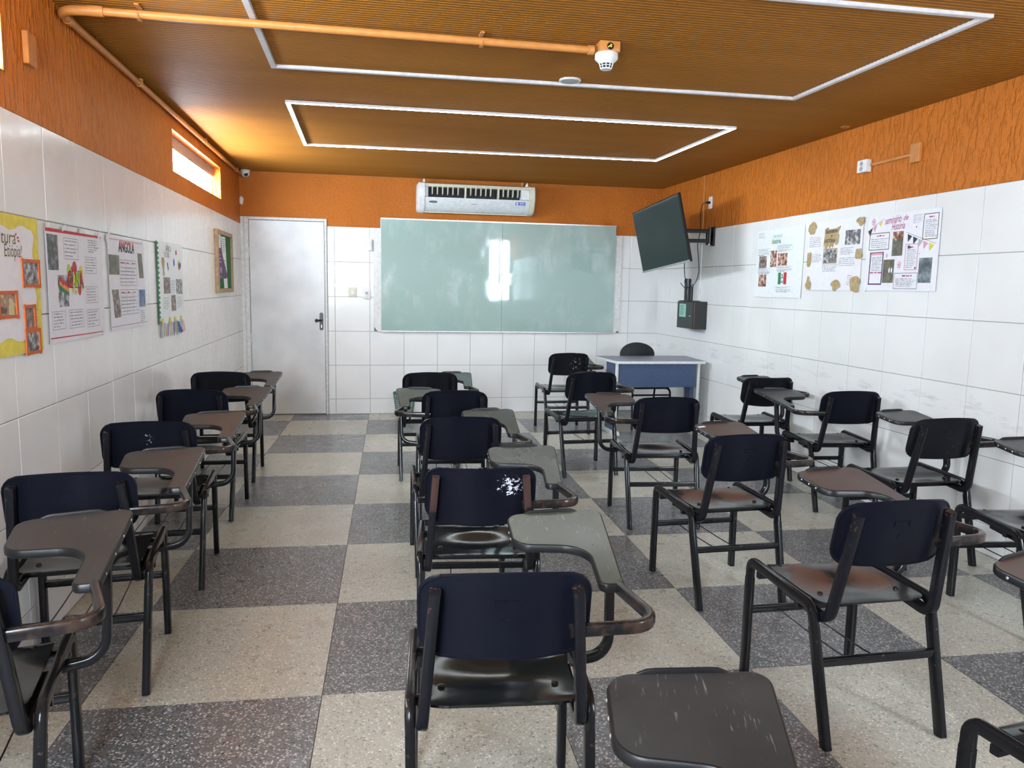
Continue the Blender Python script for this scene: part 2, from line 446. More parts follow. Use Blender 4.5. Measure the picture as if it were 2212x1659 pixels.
# left wall (windows cut in the plaster band)
def wall_with_holes(name, axis, a0, a1, holes, inward):
    b = B()
    def bx(p0, p1, z0, z1):
        if axis == 'x': b.box((XL-T_, p0, z0), (XL, p1, z1)) if inward > 0 else b.box((XR, p0, z0), (XR+T_, p1, z1))
        else: b.box((p0, YF, z0), (p1, YF+T_, z1)) if inward < 0 else b.box((p0, YB-T_, z0), (p1, YB, z1))
    p = a0
    for h0, h1, z0, z1 in sorted(holes):
        bx(p, h0, 0, ZC+.05); bx(h0, h1, 0, z0); bx(h0, h1, z1, ZC+.05); p = h1
    bx(p, a1, 0, ZC+.05)
    o = b.build(name, 'grout'); tag(o, kind='structure'); return o
WIN1 = (5.775, 7.615, 2.188, 2.482); WIN2 = (1.10, 3.222, 2.188, 2.482); WIN3 = (2.88, 3.40, 1.115, 2.525); WIN_ADDED = (-1.12, -.42, 1.115, 2.525)  # last opening: unseen back-wall window, added to brighten the room
wl = wall_with_holes('wall_left', 'x', YB-T_, YF+T_, [WIN1, WIN2], 1)
wr = wall_with_holes('wall_right', 'x', YB-T_, YF+T_, [], -1)
wf = wall_with_holes('wall_front', 'y', XL, XR, [], -1)
wb = wall_with_holes('wall_back', 'y', XL, XR, [WIN3, WIN_ADDED], 1)
xs = sorted([4.278+.375*k for k in range(-13, 12)] + [YB, YF-.002]); xs = [v for v in xs if YB <= v <= YF]
add_tiles('left', wl, xs)
def skip_r(a, b, z0, z1): return False
ys = sorted([6.860+.375*k for k in range(-19, 5)] + [YB+.001, YF-.002], reverse=True); ys = [v for v in ys if YB <= v <= YF]
for a, b in zip(ys, ys[1:]):
    for z0, z1 in rows:
        o = link('tile', tile_mesh(CACHE, a-b, z1-z0), wr)
        o.matrix_local = frame_on('right', a, z0, -.001) @ Matrix.Rotation(random.uniform(-.0016, .0016), 4, 'X') @ Matrix.Rotation(random.uniform(-.0016, .0016), 4, 'Y')
fx = [-.383] + [-.3056+.375*i for i in range(10)] + [XR-.002]
add_tiles('front', wf, fx)
def skip_b(a, b, z0, z1): return b > WIN3[0] and z1 > WIN3[2]
bt = B(); bt.box((WIN_ADDED[1], YB, 0), (WIN3[0], YB+.006, ZT)); bt.box((WIN3[0], YB, 0), (XR, YB+.006, WIN3[2])); bt.box((XL, YB, 0), (WIN_ADDED[1], YB+.006, WIN_ADDED[2])); bt.box((XL, YB, WIN_ADDED[2]), (WIN_ADDED[0], YB+.006, ZT)); bt.build('white_tiling', 'tile', wb)
# orange plaster bands (parts of the walls), 4 mm proud
def band(wall, parent, y0, y1, z0, z1, holes, mat):
    b = B(); th = .0045
    cuts = sorted({y0, y1, *[v for h in holes for v in h[:2]]})
    for a, c in zip(cuts, cuts[1:]):
        hs = [h for h in holes if h[0] <= a+1e-6 and h[1] >= c-1e-6]
        spans = [(z0, hs[0][2]), (hs[0][3], z1)] if hs else [(z0, z1)]
        for s0, s1 in spans:
            if s1 <= s0: continue
            if wall == 'left': b.box((XL, a, s0), (XL+th, c, s1))
            if wall == 'right': b.box((XR-th, a, s0), (XR, c, s1))
            if wall == 'front': b.box((a, YF-th, s0), (c, YF, s1))
            if wall == 'back': b.box((a, YB, s0), (c, YB+th, s1))
    return b.build('plaster_band', mat, parent)
band('left', wl, YB, YF, ZT, ZC, [WIN1, WIN2], 'orange_drip_plaster')
band('right', wr, YB, YF, ZT, ZC, [], 'orange_drip_plaster')
band('front', wf, -.383, XR, ZT, ZC, [], 'orange_fine_plaster')
band('front', wf, XL, -.383, 2.135, ZC, [], 'orange_fine_plaster')
band('back', wb, XL, XR, ZT, ZC, [WIN3, WIN_ADDED], 'orange_fine_plaster')
# narrow plaster strip beside the door, filler patch in the corner
boxo('plaster_strip', (XL, YF-.010, 0), (-1.238, YF, 2.135), 'wall_white', wf)
b = B(); pp = []
for k in range(26):
    a = 2*pi*k/26; r = .75+.35*noise.noise((cos(a)*1.7, sin(a)*1.7, 3))
    pp.append((max(-1.279, -1.262+.028*r*cos(a)*1.1), 2.303+.05*r*sin(a)))
b.prism(pp, lambda u, v: (u, YF-.0065, v), lambda u, v: (u, YF-.004, v)); b.build('filler_patch', 'wall_white', wf)
# window reveals lined with plaster, frames and panes
def strip_window(name, y0, y1, z0, z1, full):
    o = empty(name, (XL-.06, (y0+y1)/2, z0)); tag(o, kind='structure')
    inv = Matrix.Translation(-Vector(o.location))
    def part(n, lo, hi, mat, bev=0):
        p = boxo(n, lo, hi, mat, o, bev); p.matrix_parent_inverse = inv; return p
    e = .006
    part('reveal', (XL-.075, y1-e, z0), (XL+.0045, y1+.001, z1), 'orange_drip_plaster')
    part('reveal', (XL-.075, y0-.001, z0), (XL+.0045, y0+e, z1), 'orange_drip_plaster')
    part('reveal', (XL-.075, y0, z0-.001), (XL+.0045, y1, z0+e), 'orange_drip_plaster')
    part('reveal', (XL-.075, y0, z1-e), (XL+.0045, y1, z1+.001), 'orange_drip_plaster')
    part('head_fascia', (XL-.085, y0+e, z1-.083), (XL-.055, y1-e, z1-e), 'brown_grey_fascia', .002)
    part('head_track', (XL-.080, y0+e, z1-.094), (XL-.058, y1-e, z1-.083), 'aluminium', .001)
    part('sill_track', (XL-.085, y0+e, z0+e), (XL-.060, y1-e, z0+.018), 'aluminium', .001)
    ym = (y0+y1)/2
    for a, c, dx in ((y0+e, ym+.01, 0), (ym-.01, y1-e, .010)):
        part('sash_stile', (XL-.080-dx, a, z0+.018), (XL-.070-dx, a+.014, z1-.094), 'white_plastic')
        part('sash_stile', (XL-.080-dx, c-.014, z0+.018), (XL-.070-dx, c, z1-.094), 'white_plastic')
        part('pane', (XL-.077-dx, a+.014, z0+.018), (XL-.074-dx, c-.014, z1-.094), 'pane')
    return o
strip_window('window_1', *WIN1, True); strip_window('window_2', *WIN2, False)
def back_window(name, WN):
    x0, x1, z0, z1 = WN; xm = (x0+x1)/2
    w3 = empty(name, (xm, YB-.06, z0)); tag(w3, kind='structure'); inv3 = Matrix.Translation(-Vector(w3.location))
    def p3(n, b, mat):
        p = b.build(n, mat, w3); p.matrix_parent_inverse = inv3; return p
    for a, c in ((x0, x0+.035), (xm-.035, xm+.035), (x1-.035, x1)): p3('frame_stile', B().box((a, YB-.09, z0), (c, YB-.04, z1), .003), 'white_plastic')
    for a in (z0, z0+.45, z0+.58, z1-.035): p3('frame_rail', B().box((x0, YB-.085, a), (x1, YB-.045, a+.03), .003), 'white_plastic')
    for a, c in ((x0+.035, xm-.035), (xm+.035, x1-.035)): p3('pane', B().box((a, YB-.066, z0+.03), (c, YB-.063, z1-.035)), 'pane')
    g = B(); W_ = x1-x0
    def bar(k, sgn):
        c0 = z0 + k*.11; pts = []
        for t in range(41):
            u = t/40; z = c0 + sgn*W_*1.15*u
            if z0+.01 < z < z1-.01: pts.append((x0+W_*u, YB-.105, z))
        if len(pts) > 1: g.rod(pts[0], pts[-1], .004, 5)
    for k in range(-14, 14): bar(k, 1)
    for k in range(0, 27): bar(k, -1)
    p3('security_grille', g, 'wall_white')['kind'] = 'stuff'
back_window('window_3', WIN3); back_window('added_window', WIN_ADDED)  # the second one is unseen, added to let in more daylight

# ceiling: ribbed lining boards
b = B(); pitch = .028; y = YB-.02; prof = []
while y < YF+.02:
    prof += [(y, ZC), (y+pitch*.60, ZC+.0006), (y+pitch*.74, ZC+.0026), (y+pitch*.90, ZC+.0026)]; y += pitch
for (ya, za), (yb_, zb_) in zip(prof, prof[1:]):
    b.face([(XL-.02, ya, za), (XR+.02, ya, za), (XR+.02, yb_, zb_), (XL-.02, yb_, zb_)])
b.box((XL-.1, YB-.1, ZC+.006), (XR+.1, YF+.1, ZC+.08))
ce = b.build('ceiling', 'ceiling', sharp=5); tag(ce, kind='structure')
# floor: checkered terrazzo slabs
fl = boxo('floor', (XL-T_, YB-T_, -.10), (XR+T_, YF+T_, -.0045), 'joint_dark'); tag(fl, kind='structure')
RO = -.0345; S = .808; O = Vector((-.331*.375, 9.23*.375)); ex = Vector((cos(RO), sin(RO))); ey = Vector((-sin(RO), cos(RO)))
def clip(poly, nx, ny, d):
    out = []
    for i, p in enumerate(poly):
        q = poly[(i+1) % len(poly)]; a = p[0]*nx+p[1]*ny-d; c = q[0]*nx+q[1]*ny-d
        if a <= 0: out.append(p)
        if a*c < 0: t = a/(a-c); out.append((p[0]+(q[0]-p[0])*t, p[1]+(q[1]-p[1])*t))
    return out
for i in range(-3, 6):
    for j in range(-7, 9):
        g = .0014
        poly = []
        for du, dv in ((g, g), (S-g, g), (S-g, S-g), (g, S-g)):
            q = O + ex*(i*S+du) + ey*(j*S+dv); poly.append((q.x, q.y))
        for nx, ny, d in ((-1, 0, -XL-.002), (1, 0, XR-.002), (0, -1, -YB-.002), (0, 1, YF-.002)):
            poly = clip(poly, nx, ny, d)
            if len(poly) < 3: break
        if len(poly) < 3: continue
        b = B(); b.loft([[(p[0], p[1], -.0045) for p in poly], [(p[0], p[1], 0) for p in poly]], cap0=False)
        b.build('floor_slab', 'terrazzo_light' if (i+j) % 2 == 0 else 'terrazzo_dark', fl)
# thin dirty skirting joint line is real grout: nothing to add

# ------------------------------------------------------------------ door
d = empty('door_1', (-.81, YF, 0)); tag(d, kind='structure')
def dp(n, b, mat, par=None):
    p = b.build(n, mat, d); p.matrix_parent_inverse = Matrix.Translation(-Vector(d.location)); return p
DX0, DX1, DZ = -1.238, -.385, 2.135
dp('door_frame', B().box((DX0, YF-.030, 0), (DX0+.045, YF, DZ), .003), 'door_frame_paint')
dp('door_frame', B().box((DX1-.026, YF-.030, 0), (DX1, YF, DZ), .003), 'door_frame_paint')
dp('door_frame', B().box((DX0+.045, YF-.030, DZ-.030), (DX1-.026, YF, DZ), .003), 'door_frame_paint')
leaf = dp('door_leaf', B().box((DX0+.049, YF-.022, .012), (DX1-.030, YF-.002, DZ-.035), .002), 'door_paint')
b = B(); hx = -.452
b.prism(fillet2([(hx-.02, .935), (hx+.02, .935), (hx+.02, 1.128), (hx-.02, 1.128)], .018), lambda u, v: (u, YF-.022, v), lambda u, v: (u, YF-.030, v))
dp('handle_plate', b, 'black_satin')
b = B(); b.tube(fillet([(hx, YF-.03, 1.045), (hx, YF-.065, 1.045), (hx-.05, YF-.075, 1.042)], .015, 4), .011); b.lathe([(0.001, -.02), (.016, -.012), (.021, 0), (.016, .012), (.001, .02)], (hx-.05, YF-.075, 1.042), 14, 'X')
dp('door_knob', b, 'black_satin')
dp('lock_cylinder', B().box((hx-.006, YF-.034, .962), (hx+.006, YF-.029, 1.0), .003), 'chrome')
for z in (1.76, .85): dp('hinge', B().rod((DX0+.047, YF-.026, z-.045), (DX0+.047, YF-.026, z+.045), .007, 8), 'door_frame_paint')

# ------------------------------------------------------------------ glass board
gb = wall_empty('glass_board', 'front', .112, .925, .006)
tag(gb, 'large pale green glass writing board in two panels on the tiled front wall', 'board')
boxo('backing_panel', (0, 0, 0), (2.85, 1.13, .012), 'wall_white', gb, .002)
boxo('backing_panel', (.075, 1.13, 0), (2.77, 1.235, .012), 'wall_white', gb, .002)
boxo('glass_panel', (.082, .012, .013), (1.430, 1.226, .022), 'glass_board', gb, .0012)
boxo('glass_panel', (1.4335, .012, .013), (2.765, 1.226, .022), 'glass_board', gb, .0012)
boxo('top_rail', (.076, 1.224, .012), (2.770, 1.245, .030), 'aluminium', gb, .003)
boxo('bottom_rail', (.076, -.002, .012), (2.770, .014, .034), 'aluminium', gb, .003)
b = B(); b.prism([(.004, .004), (.05, .004), (.028, .018), (.012, .045), (.004, .05)], lambda u, v: (u, v, .012), lambda u, v: (u, v, .0135)); b.build('chipped_corner', 'joint_dark', gb)
b = B(); b.prism([(2.80, .004), (2.842, .004), (2.842, .016), (2.825, .030), (2.81, .016)], lambda u, v: (u, v, .012), lambda u, v: (u, v, .0135)); b.build('chipped_corner', 'joint_dark', gb)

# ------------------------------------------------------------------ air conditioner
ac = wall_empty('air_conditioner', 'front', .592, 2.238, .0)
tag(ac, 'long white ceiling type air conditioner with black grille above the glass board', 'air conditioner')
AL = 1.275
prof = [(0, .0), (.10, .004), (.165, .05), (.215, .145), (.222, .160), (.222, .262), (.215, .292), (.19, .302), (0, .302)]   # (out, up)
def acp(x0, x1, pr): return (pr, lambda u, v: (x0, v, u), lambda u, v: (x1, v, u))
cap = [(0, -.004), (.105, 0), (.172, .047), (.222, .143), (.232, .165), (.232, .262), (.222, .298), (.19, .310), (0, .310)]
b = B(); c2 = [(u*.80, .30*.5+(v-.15)*.86) for u, v in cap]
b.loft([[(-.018, v, u) for u, v in c2], [(.004, v, u) for u, v in cap], [(.062, v, u) for u, v in cap]]); b.build('end_cap', 'white_plastic', ac, 50)
b = B(); b.loft([[(AL-.062, v, u) for u, v in cap], [(AL-.004, v, u) for u, v in cap], [(AL+.018, v, u) for u, v in c2]]); b.build('end_cap', 'cream_plastic', ac, 50)
b = B()
b.prism([(.16, .262), (.224, .262), (.216, .294), (.19, .303), (0, .303), (0, .262)], lambda u, v: (.062, v, u), lambda u, v: (AL-.062, v, u)); b.build('top_cover', 'cream_plastic', ac)
b = B(); b.prism([(0, .0), (.10, .004), (.165, .05), (.215, .145), (.215, .152), (.17, .157), (0, .157)], lambda u, v: (.062, v, u), lambda u, v: (AL-.062, v, u)); b.build('front_panel', 'cool_white_plastic', ac)
boxo('base_lip', (.062, -.004, .06), (AL-.062, .005, .112), 'cream_plastic', ac, .002)
boxo('grille_recess', (.062, .157, 0), (AL-.062, .262, .12), 'black_plastic', ac)
boxo('side_filler', (.064, .158, .12), (.100, .262, .205), 'white_plastic', ac, .002)
boxo('side_filler', (AL-.155, .158, .12), (AL-.064, .262, .205), 'white_plastic', ac, .002)
vx = [.145, .200, .256, .312, .368, .424, .505, .562, .618, .674, .728, .782, .868, .922, .976, 1.03, 1.086]
for i, x in enumerate(vx):
    thick = i in (6, 12)
    b = B(); w_ = .008 if thick else .0045; lo = .158 if thick else .185
    b.prism([(.13, .262), (.212, .262), (.205, lo+.02), (.190, lo), (.13, lo)], lambda u, v: (x-w_, v, u), lambda u, v: (x+w_, v, u)); b.build('vane', 'cream_plastic', ac)
sl = Vector((0, .145-.05, .215-.165)).normalized()
def on_panel(b, uc, t, w, h, lift, n=24, ell=True):
    P = []
    for k in range(n):
        a = 2*pi*k/n
        du, dv = (w/2*cos(a), h/2*sin(a)) if ell else ((w/2 if cos(a) > 0 else -w/2)*min(1, abs(cos(a))*1.6), (h/2 if sin(a) > 0 else -h/2)*min(1, abs(sin(a))*1.6))
        P.append(Vector((uc+du, .05, .165)) + sl*(t+dv))
    nn = Vector((0, -sl.z, sl.y))
    b.loft([[p for p in P], [p+nn*lift for p in P]])
b = B(); on_panel(b, .155, .062, .090, .022, .003); bd = b.build('badge', 'ink', ac); tag(bd, 'dark oval badge')
b = B(); on_panel(b, .155, .062, .062, .005, .0036); b.build('badge_lettering', 'silver_grey', bd)
b = B(); on_panel(b, .60, .050, .085, .020, .003, 24, False); lp = b.build('name_plate', 'white_plastic', ac)
for k in range(5):
    b = B(); on_panel(b, .572+k*.013, .050, .009, .006, .0036, 8, False); b.build('letter', 'ink', lp)
b = B(); on_panel(b, 1.115, .076, .110, .036, .0015, 24, False); es = b.build('energy_sticker', 'sticker_blue', ac)
b = B(); on_panel(b, 1.079, .076, .022, .024, .002, 24, False); on_panel(b, 1.132, .082, .058, .009, .002, 24, False); on_panel(b, 1.132, .066, .05, .004, .002, 24, False); b.build('sticker_print', 'paper_white', es)
for x in (.045, 1.185):
    b = B(); b.prism([(x-.012, .302), (x+.028, .302), (x+.022, .350), (x+.012, .352)], lambda u, v: (u, v, .10), lambda u, v: (u, v, .13)); b.build('hanger', 'aluminium', ac)
b = B(); b.tube([(.66, YF-.016, 2.565), (1.0, YF-.016, 2.562), (1.4, YF-.016, 2.560), (1.74, YF-.016, 2.560)], .012); b.tube(fillet([(1.74, YF-.016, 2.560), (1.765, YF-.016, 2.560), (1.765, YF-.016, 2.605)], .015, 4), .012)
b.rod((1.765, YF-.018, 2.565), (1.765, YF-.018, 2.606), .02, 10)
tag(b.build('drain_pipe', 'conduit_orange'), 'thin orange painted pipe along the wall above the air conditioner', 'pipe')

# ------------------------------------------------------------------ small fittings on the front wall
s = wall_empty('motion_sensor', 'front', .043, 1.808, .006); tag(s, 'small white motion sensor beside the upper edge of the board', 'sensor')
b = B(); b.prism(fillet2([(0, 0), (.060, 0), (.060, .042), (0, .042)], [0, 0, .018, .018]), lambda u, v: (u, .002, v), lambda u, v: (u, .123, v)); b.build('body', 'cool_white_plastic', s)
boxo('lens', (.018, .030, .040), (.040, .078, .0455), 'white_plastic', s, .003); boxo('seam', (.002, .083, .040), (.058, .086, .0430), 'silver_grey', s)
s = wall_empty('light_switch', 'front', -.159, 1.301, .006); tag(s, 'ivory light switch plate on the tiles nearer the door', 'switch')
boxo('plate', (0, 0, 0), (.089, .104, .009), 'cream_plastic', s, .004, 2); boxo('rocker', (.026, .024, .009), (.064, .080, .015), 'white_plastic', s, .003)
s = wall_empty('blanking_plate', 'front', -.004, 1.285, .006); tag(s, 'white square cable outlet plate with round hole beside the board', 'outlet')
boxo('plate', (0, 0, 0), (.078, .122, .022), 'white_plastic', s, .005, 2)
b = B(); b.lathe([(.014, .022), (.016, .024), (.010, .0245), (.008, .0225)], (.039, .062, 0), 16); b.build('hole_ring', 'silver_grey', s)
for v in (.030, .094):
    b = B(); b.lathe([(.003, .022), (.003, .0232)], (.039, v, 0), 8); b.build('screw', 'silver_grey', s)
cm = empty('dome_camera', (-1.205, YF-.02, 2.606)); tag(cm, 'small white dome security camera in the upper corner over the door', 'camera')
b = B(); b.lathe([(.047, 0), (.050, -.012), (.048, -.02)], (0, -.045, 0), 20); b.build('mount_ring', 'white_plastic', cm)
b = B(); b.lathe([(.048, -.02), (.046, -.040), (.036, -.060), (.018, -.072), (.002, -.075)], (0, -.045, 0), 20); b.build('eyeball', 'white_plastic', cm)
lm = Matrix.Translation((.012, -.080, -.046)) @ Matrix.Rotation(rad(62), 4, 'X')
b = B(); b.lathe([(.020, -.010), (.020, .004), (.013, .009), (.001, .010)], (0, 0, 0), 18); o = b.build('lens', 'black_satin', cm); o.matrix_local = Matrix.Translation((.010, -.082, -.048)) @ Matrix.Rotation(rad(68), 4, 'X')

# ------------------------------------------------------------------ ceiling fittings
def led(name, pts, on, label):
    o = empty(name, (sum(p[0] for p in pts)/4, sum(p[1] for p in pts)/4, ZC)); tag(o, label, 'ceiling light', 'rectangular light frames on the ceiling')
    inv = Matrix.Translation(-Vector(o.location)); w = .0145; h = .014
    n = len(pts)
    c = Vector((o.location.x, o.location.y))
    for i in range(n):
        a, e = Vector(pts[i]), Vector(pts[(i+1) % n]); t = (e-a).normalized(); nn = Vector((-t.y, t.x))
        def quad(off0, off1):
            ext = lambda off: off   # mitred corners: lengthen by the offset
            return [a+nn*off0-t*off0*0, e+nn*off0, e+nn*off1, a+nn*off1]
        def mit(off):
            # inward offset (positive toward the centre side), mitre at 45 degrees
            s = 1 if nn.dot(c-a) > 0 else -1
            return (a + nn*s*off + t*off, e + nn*s*off - t*off)
        (o0, o1), (i0, i1) = mit(-w), mit(w)
        (p0, p1), (q0, q1) = mit(-w*.84), mit(w*.84)
        b = B()
        for z0_, z1_, L in ((ZC-h, ZC+.004, (o0, o1, p1, p0)), (ZC-h, ZC+.004, (q0, q1, i1, i0)), (ZC-.004, ZC+.004, (p0, p1, q1, q0))):
            b.loft([[(v.x, v.y, z0_) for v in L], [(v.x, v.y, z1_) for v in L]])
        x = b.build('profile', 'diffuser_off', o); x.matrix_parent_inverse = inv
        b = B(); b.loft([[(v.x, v.y, ZC-h+.002-.003) for v in (p0, p1, q1, q0)], [(v.x, v.y, ZC-.006) for v in (p0, p1, q1, q0)]])
        x = b.build('diffuser', 'led_on' if on else 'diffuser_off', o); x.matrix_parent_inverse = inv
    return o
led('ceiling_light', [(-.470, 5.325), (2.598, 5.290), (2.590, 6.780), (-.470, 6.880)], True, 'lit narrow white rectangular light frame on the ceiling nearer the front wall')
led('ceiling_light', [(-.470, 3.000), (2.560, 2.950), (2.545, 4.415), (-.466, 4.492)], False, 'unlit rectangular light frame on the ceiling beside the smoke detector')
b = B(); sp = empty('ceiling_speaker', (1.146, 4.375, ZC)); tag(sp, 'small round grey ceiling speaker with white rim beside the unlit frame', 'speaker')
b.lathe([(.060, .004), (.062, -.006), (.056, -.010), (.051, -.009)], (0, 0, 0), 32, cap=False); b.build('rim', 'white_plastic', sp)
b = B(); b.lathe([(.052, -.004), (.051, -.0085), (.001, -.0095)], (0, 0, 0), 32); b.build('grille', 'silver_grey', sp)
b = B(); cg = empty('ceiling_grommet', (3.334, 5.076, ZC)); tag(cg, 'tiny round hole ring in the ceiling near the orange wall', 'grommet')
b.lathe([(.030, .002), (.031, -.004), (.024, -.004), (.023, .001)], (0, 0, 0), 20, cap=False); b.build('ring', 'conduit_orange', cg)
b = B(); b.lathe([(.024, .002), (.024, -.001)], (0, 0, 0), 16); b.build('hole', 'black_plastic', cg)
# orange pipework
pz = ZC-.034; px = XL+.034; R_ = .0175
cp = empty('conduit_pipe', (px, 3.705, pz)); tag(cp, 'orange painted pipe running along the upper wall and across the ceiling to the detector', 'pipe')
ci = Matrix.Translation(-Vector(cp.location))
def cpart(n, b, mat='conduit_orange'):
    o = b.build(n, mat, cp); o.matrix_parent_inverse = ci; return o
cpart('wall_pipe', B().rod((px, 3.82, pz-.012), (px, 8.62, pz-.012), R_*.95, 12))
cpart('ceiling_pipe', B().rod((px+.10, 3.705, pz), (1.075, 3.705, pz), R_, 12))
cpart('elbow', B().tube(fillet([(px, 3.83, pz-.012), (px, 3.705, pz-.006), (px+.13, 3.705, pz)], .07, 8), R_*1.18, 12))
for a, c in (((px+.115, 3.705, pz), (px+.175, 3.705, pz)), ((1.055, 3.705, pz), (1.082, 3.705, pz))): cpart('coupling', B().rod(a, c, R_*1.3, 12))
cpart('coupling', B().rod((px, 3.80, pz-.012), (px, 3.84, pz-.012), R_*1.25, 12))
for x in (-.934, .544):
    b = B(); b.box((x-.010, 3.705-.036, ZC-.006), (x+.010, 3.705+.036, ZC), .001); b.tube([(x, 3.705+(R_+.003)*cos(t), pz+(R_+.003)*sin(-t)) for t in [pi*k/10 for k in range(11)]], .0035, 6); b.box((x-.009, 3.705-.024, pz-R_-.004), (x+.009, 3.705+.024, pz-R_-.001), .001)
    cpart('clip', b)
for y in (4.90, 6.75, 8.35):
    b = B(); b.lathe([(R_*1.22, -.011), (R_*1.22, .011)], (px, y, pz-.012), 12, 'Y'); b.box((px-.034, y-.012, pz+.004), (px+.02, y+.012, pz+.012), .001); cpart('clip', b)
jb = empty('junction_box', (1.148, 3.695, ZC)); tag(jb, 'orange square junction box on the ceiling above the smoke detector', 'junction box')
boxo('body', (-.050, -.045, -.050), (.050, .045, 0), 'conduit_orange', jb, .006, 2)
b = B(); b.lathe([(.0165, -.0465), (.0165, -.0425)], (0, 0, -.026), 18, 'Y'); b.build('knockout_hole', 'black_plastic', jb)
b = B(); b.tube([(-.012, -.044, -.032), (-.003, -.0485, -.026), (.006, -.049, -.030)], .003, 6); b.tube([(.0, -.044, -.018), (.006, -.049, -.022)], .003, 6); b.build('loose_wire', 'ink_yellow', jb)
sd = empty('smoke_detector', (1.142, 3.690, ZC-.05)); tag(sd, 'white round smoke detector hanging below the orange junction box', 'smoke detector')
b = B(); b.lathe([(.052, 0), (.055, -.006), (.055, -.026), (.050, -.031)], (0, 0, 0), 32); b.build('base', 'white_plastic', sd)
b = B(); b.lathe([(.050, -.031), (.034, -.046), (.031, -.048)], (0, 0, 0), 32); b.build('cone', 'white_plastic', sd)
b = B(); b.lathe([(.030, -.046), (.024, -.066), (.002, -.066)], (0, 0, 0), 32); b.build('sensing_chamber', 'black_plastic', sd)
for k in range(10):
    a = 2*pi*k/10; b = B(); b.rod((.034*cos(a), .034*sin(a), -.045), (.026*cos(a), .026*sin(a), -.070), .0022, 6); b.build('cage_rib', 'white_plastic', sd)
b = B(); b.lathe([(.0295, -.0555), (.0305, -.0565), (.0290, -.0585)], (0, 0, 0), 32, cap=False); b.build('cage_ring', 'white_plastic', sd)
b = B(); b.lathe([(.027, -.068), (.026, -.073), (.002, -.074)], (0, 0, 0), 28); b.build('cage_cap', 'white_plastic', sd)

# ------------------------------------------------------------------ fittings on the side walls
s = wall_empty('blank_cover', 'left', 3.385, 2.265, .0045); tag(s, 'orange painted blank cover box high on the drip textured wall beside the strip window', 'cover')
boxo('lid', (0, 0, 0), (.082, .122, .022), 'conduit_orange', s, .003)
s = wall_empty('socket_box', 'right', 4.985, 2.276, .0045); tag(s, 'white surface socket box with two round sockets on the orange wall', 'socket')
boxo('body', (0, 0, 0), (.100, .084, .044), 'white_plastic', s, .003)
for v in (.024, .058):
    b = B(); b.lathe([(.0155, .044), (.0165, .0465), (.0125, .0465), (.012, .0445)], (.05, v, 0), 18); sk = b.build('socket', 'silver_grey', s)
    for u in (.046, .054):
        b = B(); b.lathe([(.0022, .044), (.0022, .0452)], (u, v, 0), 8); b.build('pin_hole', 'ink', sk)
s = wall_empty('cable_raceway', 'right', 4.885, 2.312, .0045); tag(s, 'short orange cable raceway between the socket box and the blank cover', 'raceway')
o = boxo('channel', (0, 0, 0), (.405, .020, .012), 'conduit_orange', s, .002); o.rotation_euler = (0, 0, rad(0.4))
s = wall_empty('blank_cover', 'right', 4.478, 2.270, .0045); tag(s, 'orange blank cover box at the end of the short raceway', 'cover')
boxo('lid', (0, 0, 0), (.086, .120, .024), 'conduit_orange', s, .003)
s = wall_empty('cable_raceway', 'right', 7.565, 1.330, .006); tag(s, 'vertical cable raceway behind the television arm, white below and orange above', 'raceway')
boxo('channel', (0, 0, 0), (.026, ZT-1.330, .014), 'white_plastic', s, .002); o = boxo('channel', (0, ZT-1.330, -.0015), (.026, ZC-1.331, .0125), 'conduit_orange', s, .002); tag(o, 'orange painted upper length')
s = wall_empty('wall_socket', 'right', 7.435, 2.258, .0045); tag(s, 'white wall socket plate high on the orange wall with a black plug', 'socket')
boxo('plate', (0, 0, 0), (.075, .120, .010), 'white_plastic', s, .003, 2); boxo('plug', (.022, .048, .010), (.052, .074, .045), 'black_plastic', s, .005, 2)

# television on its arm
TA, TT, TR = -3.09, -.202, .084
nv = Vector((cos(TA)*cos(TT), sin(TA)*cos(TT), sin(TT))); rv = Vector((0, 0, 1)).cross(nv).normalized(); uv = nv.cross(rv)
ra = rv*cos(TR)+uv*sin(TR); ua = uv*cos(TR)-rv*sin(TR)
tm = Matrix((ra, ua, nv)).transposed().to_4x4(); tm.translation = (2.829, 7.233, 1.964)
tv = empty('television', (0, 0, 0)); tv.matrix_world = tm; tag(tv, 'black flat television tilted forward on a wall arm in the front corner', 'television')
TWd, THt = 1.10, .627
boxo('casing', (-TWd/2, -THt/2, -.030), (TWd/2, THt/2, -.002), 'black_plastic', tv, .004)
boxo('rear_bulge', (-.34, -THt/2+.05, -.060), (.34, .10, -.030), 'black_plastic', tv, .01)
boxo('screen', (-TWd/2+.009, -THt/2+.020, -.004), (TWd/2-.009, THt/2-.009, .0), 'screen_glass', tv, .001)
boxo('lower_bezel', (-TWd/2, -THt/2, -.002), (TWd/2, -THt/2+.018, .004), 'aluminium', tv, .001)
for z_ in (-.14, .14): boxo('mount_rail', (z_-.015, -.20, -.075), (z_+.015, .20, -.060), 'black_plastic', tv, .002)
br = empty('television_bracket', (XR, 7.36, 1.98)); tag(br, 'black folding metal wall arm carrying the television', 'bracket')
def brp(n, b, mat='black_satin'):
    o = b.build(n, mat, br); o.matrix_parent_inverse = Matrix.Translation(-Vector(br.location)); return o
brp('wall_plate', B().box((XR-.030, 7.262, 1.885), (XR-.006, 7.322, 2.072), .003))
brp('wall_plate', B().box((XR-.030, 7.400, 1.900), (XR-.006, 7.430, 2.055), .003))
brp('wall_bar', B().box((XR-.030, 7.262, 1.94), (XR-.022, 7.43, 2.02), .003))
hp = Vector((XR-.045, 7.300, 0)); ep = Vector((3.000, 7.245, 0))
for z in (2.030, 1.935): brp('arm', B().sweep([(hp.x, hp.y, z), (ep.x, ep.y, z-.010)], (0, 0, 1), .038, .022, .004))
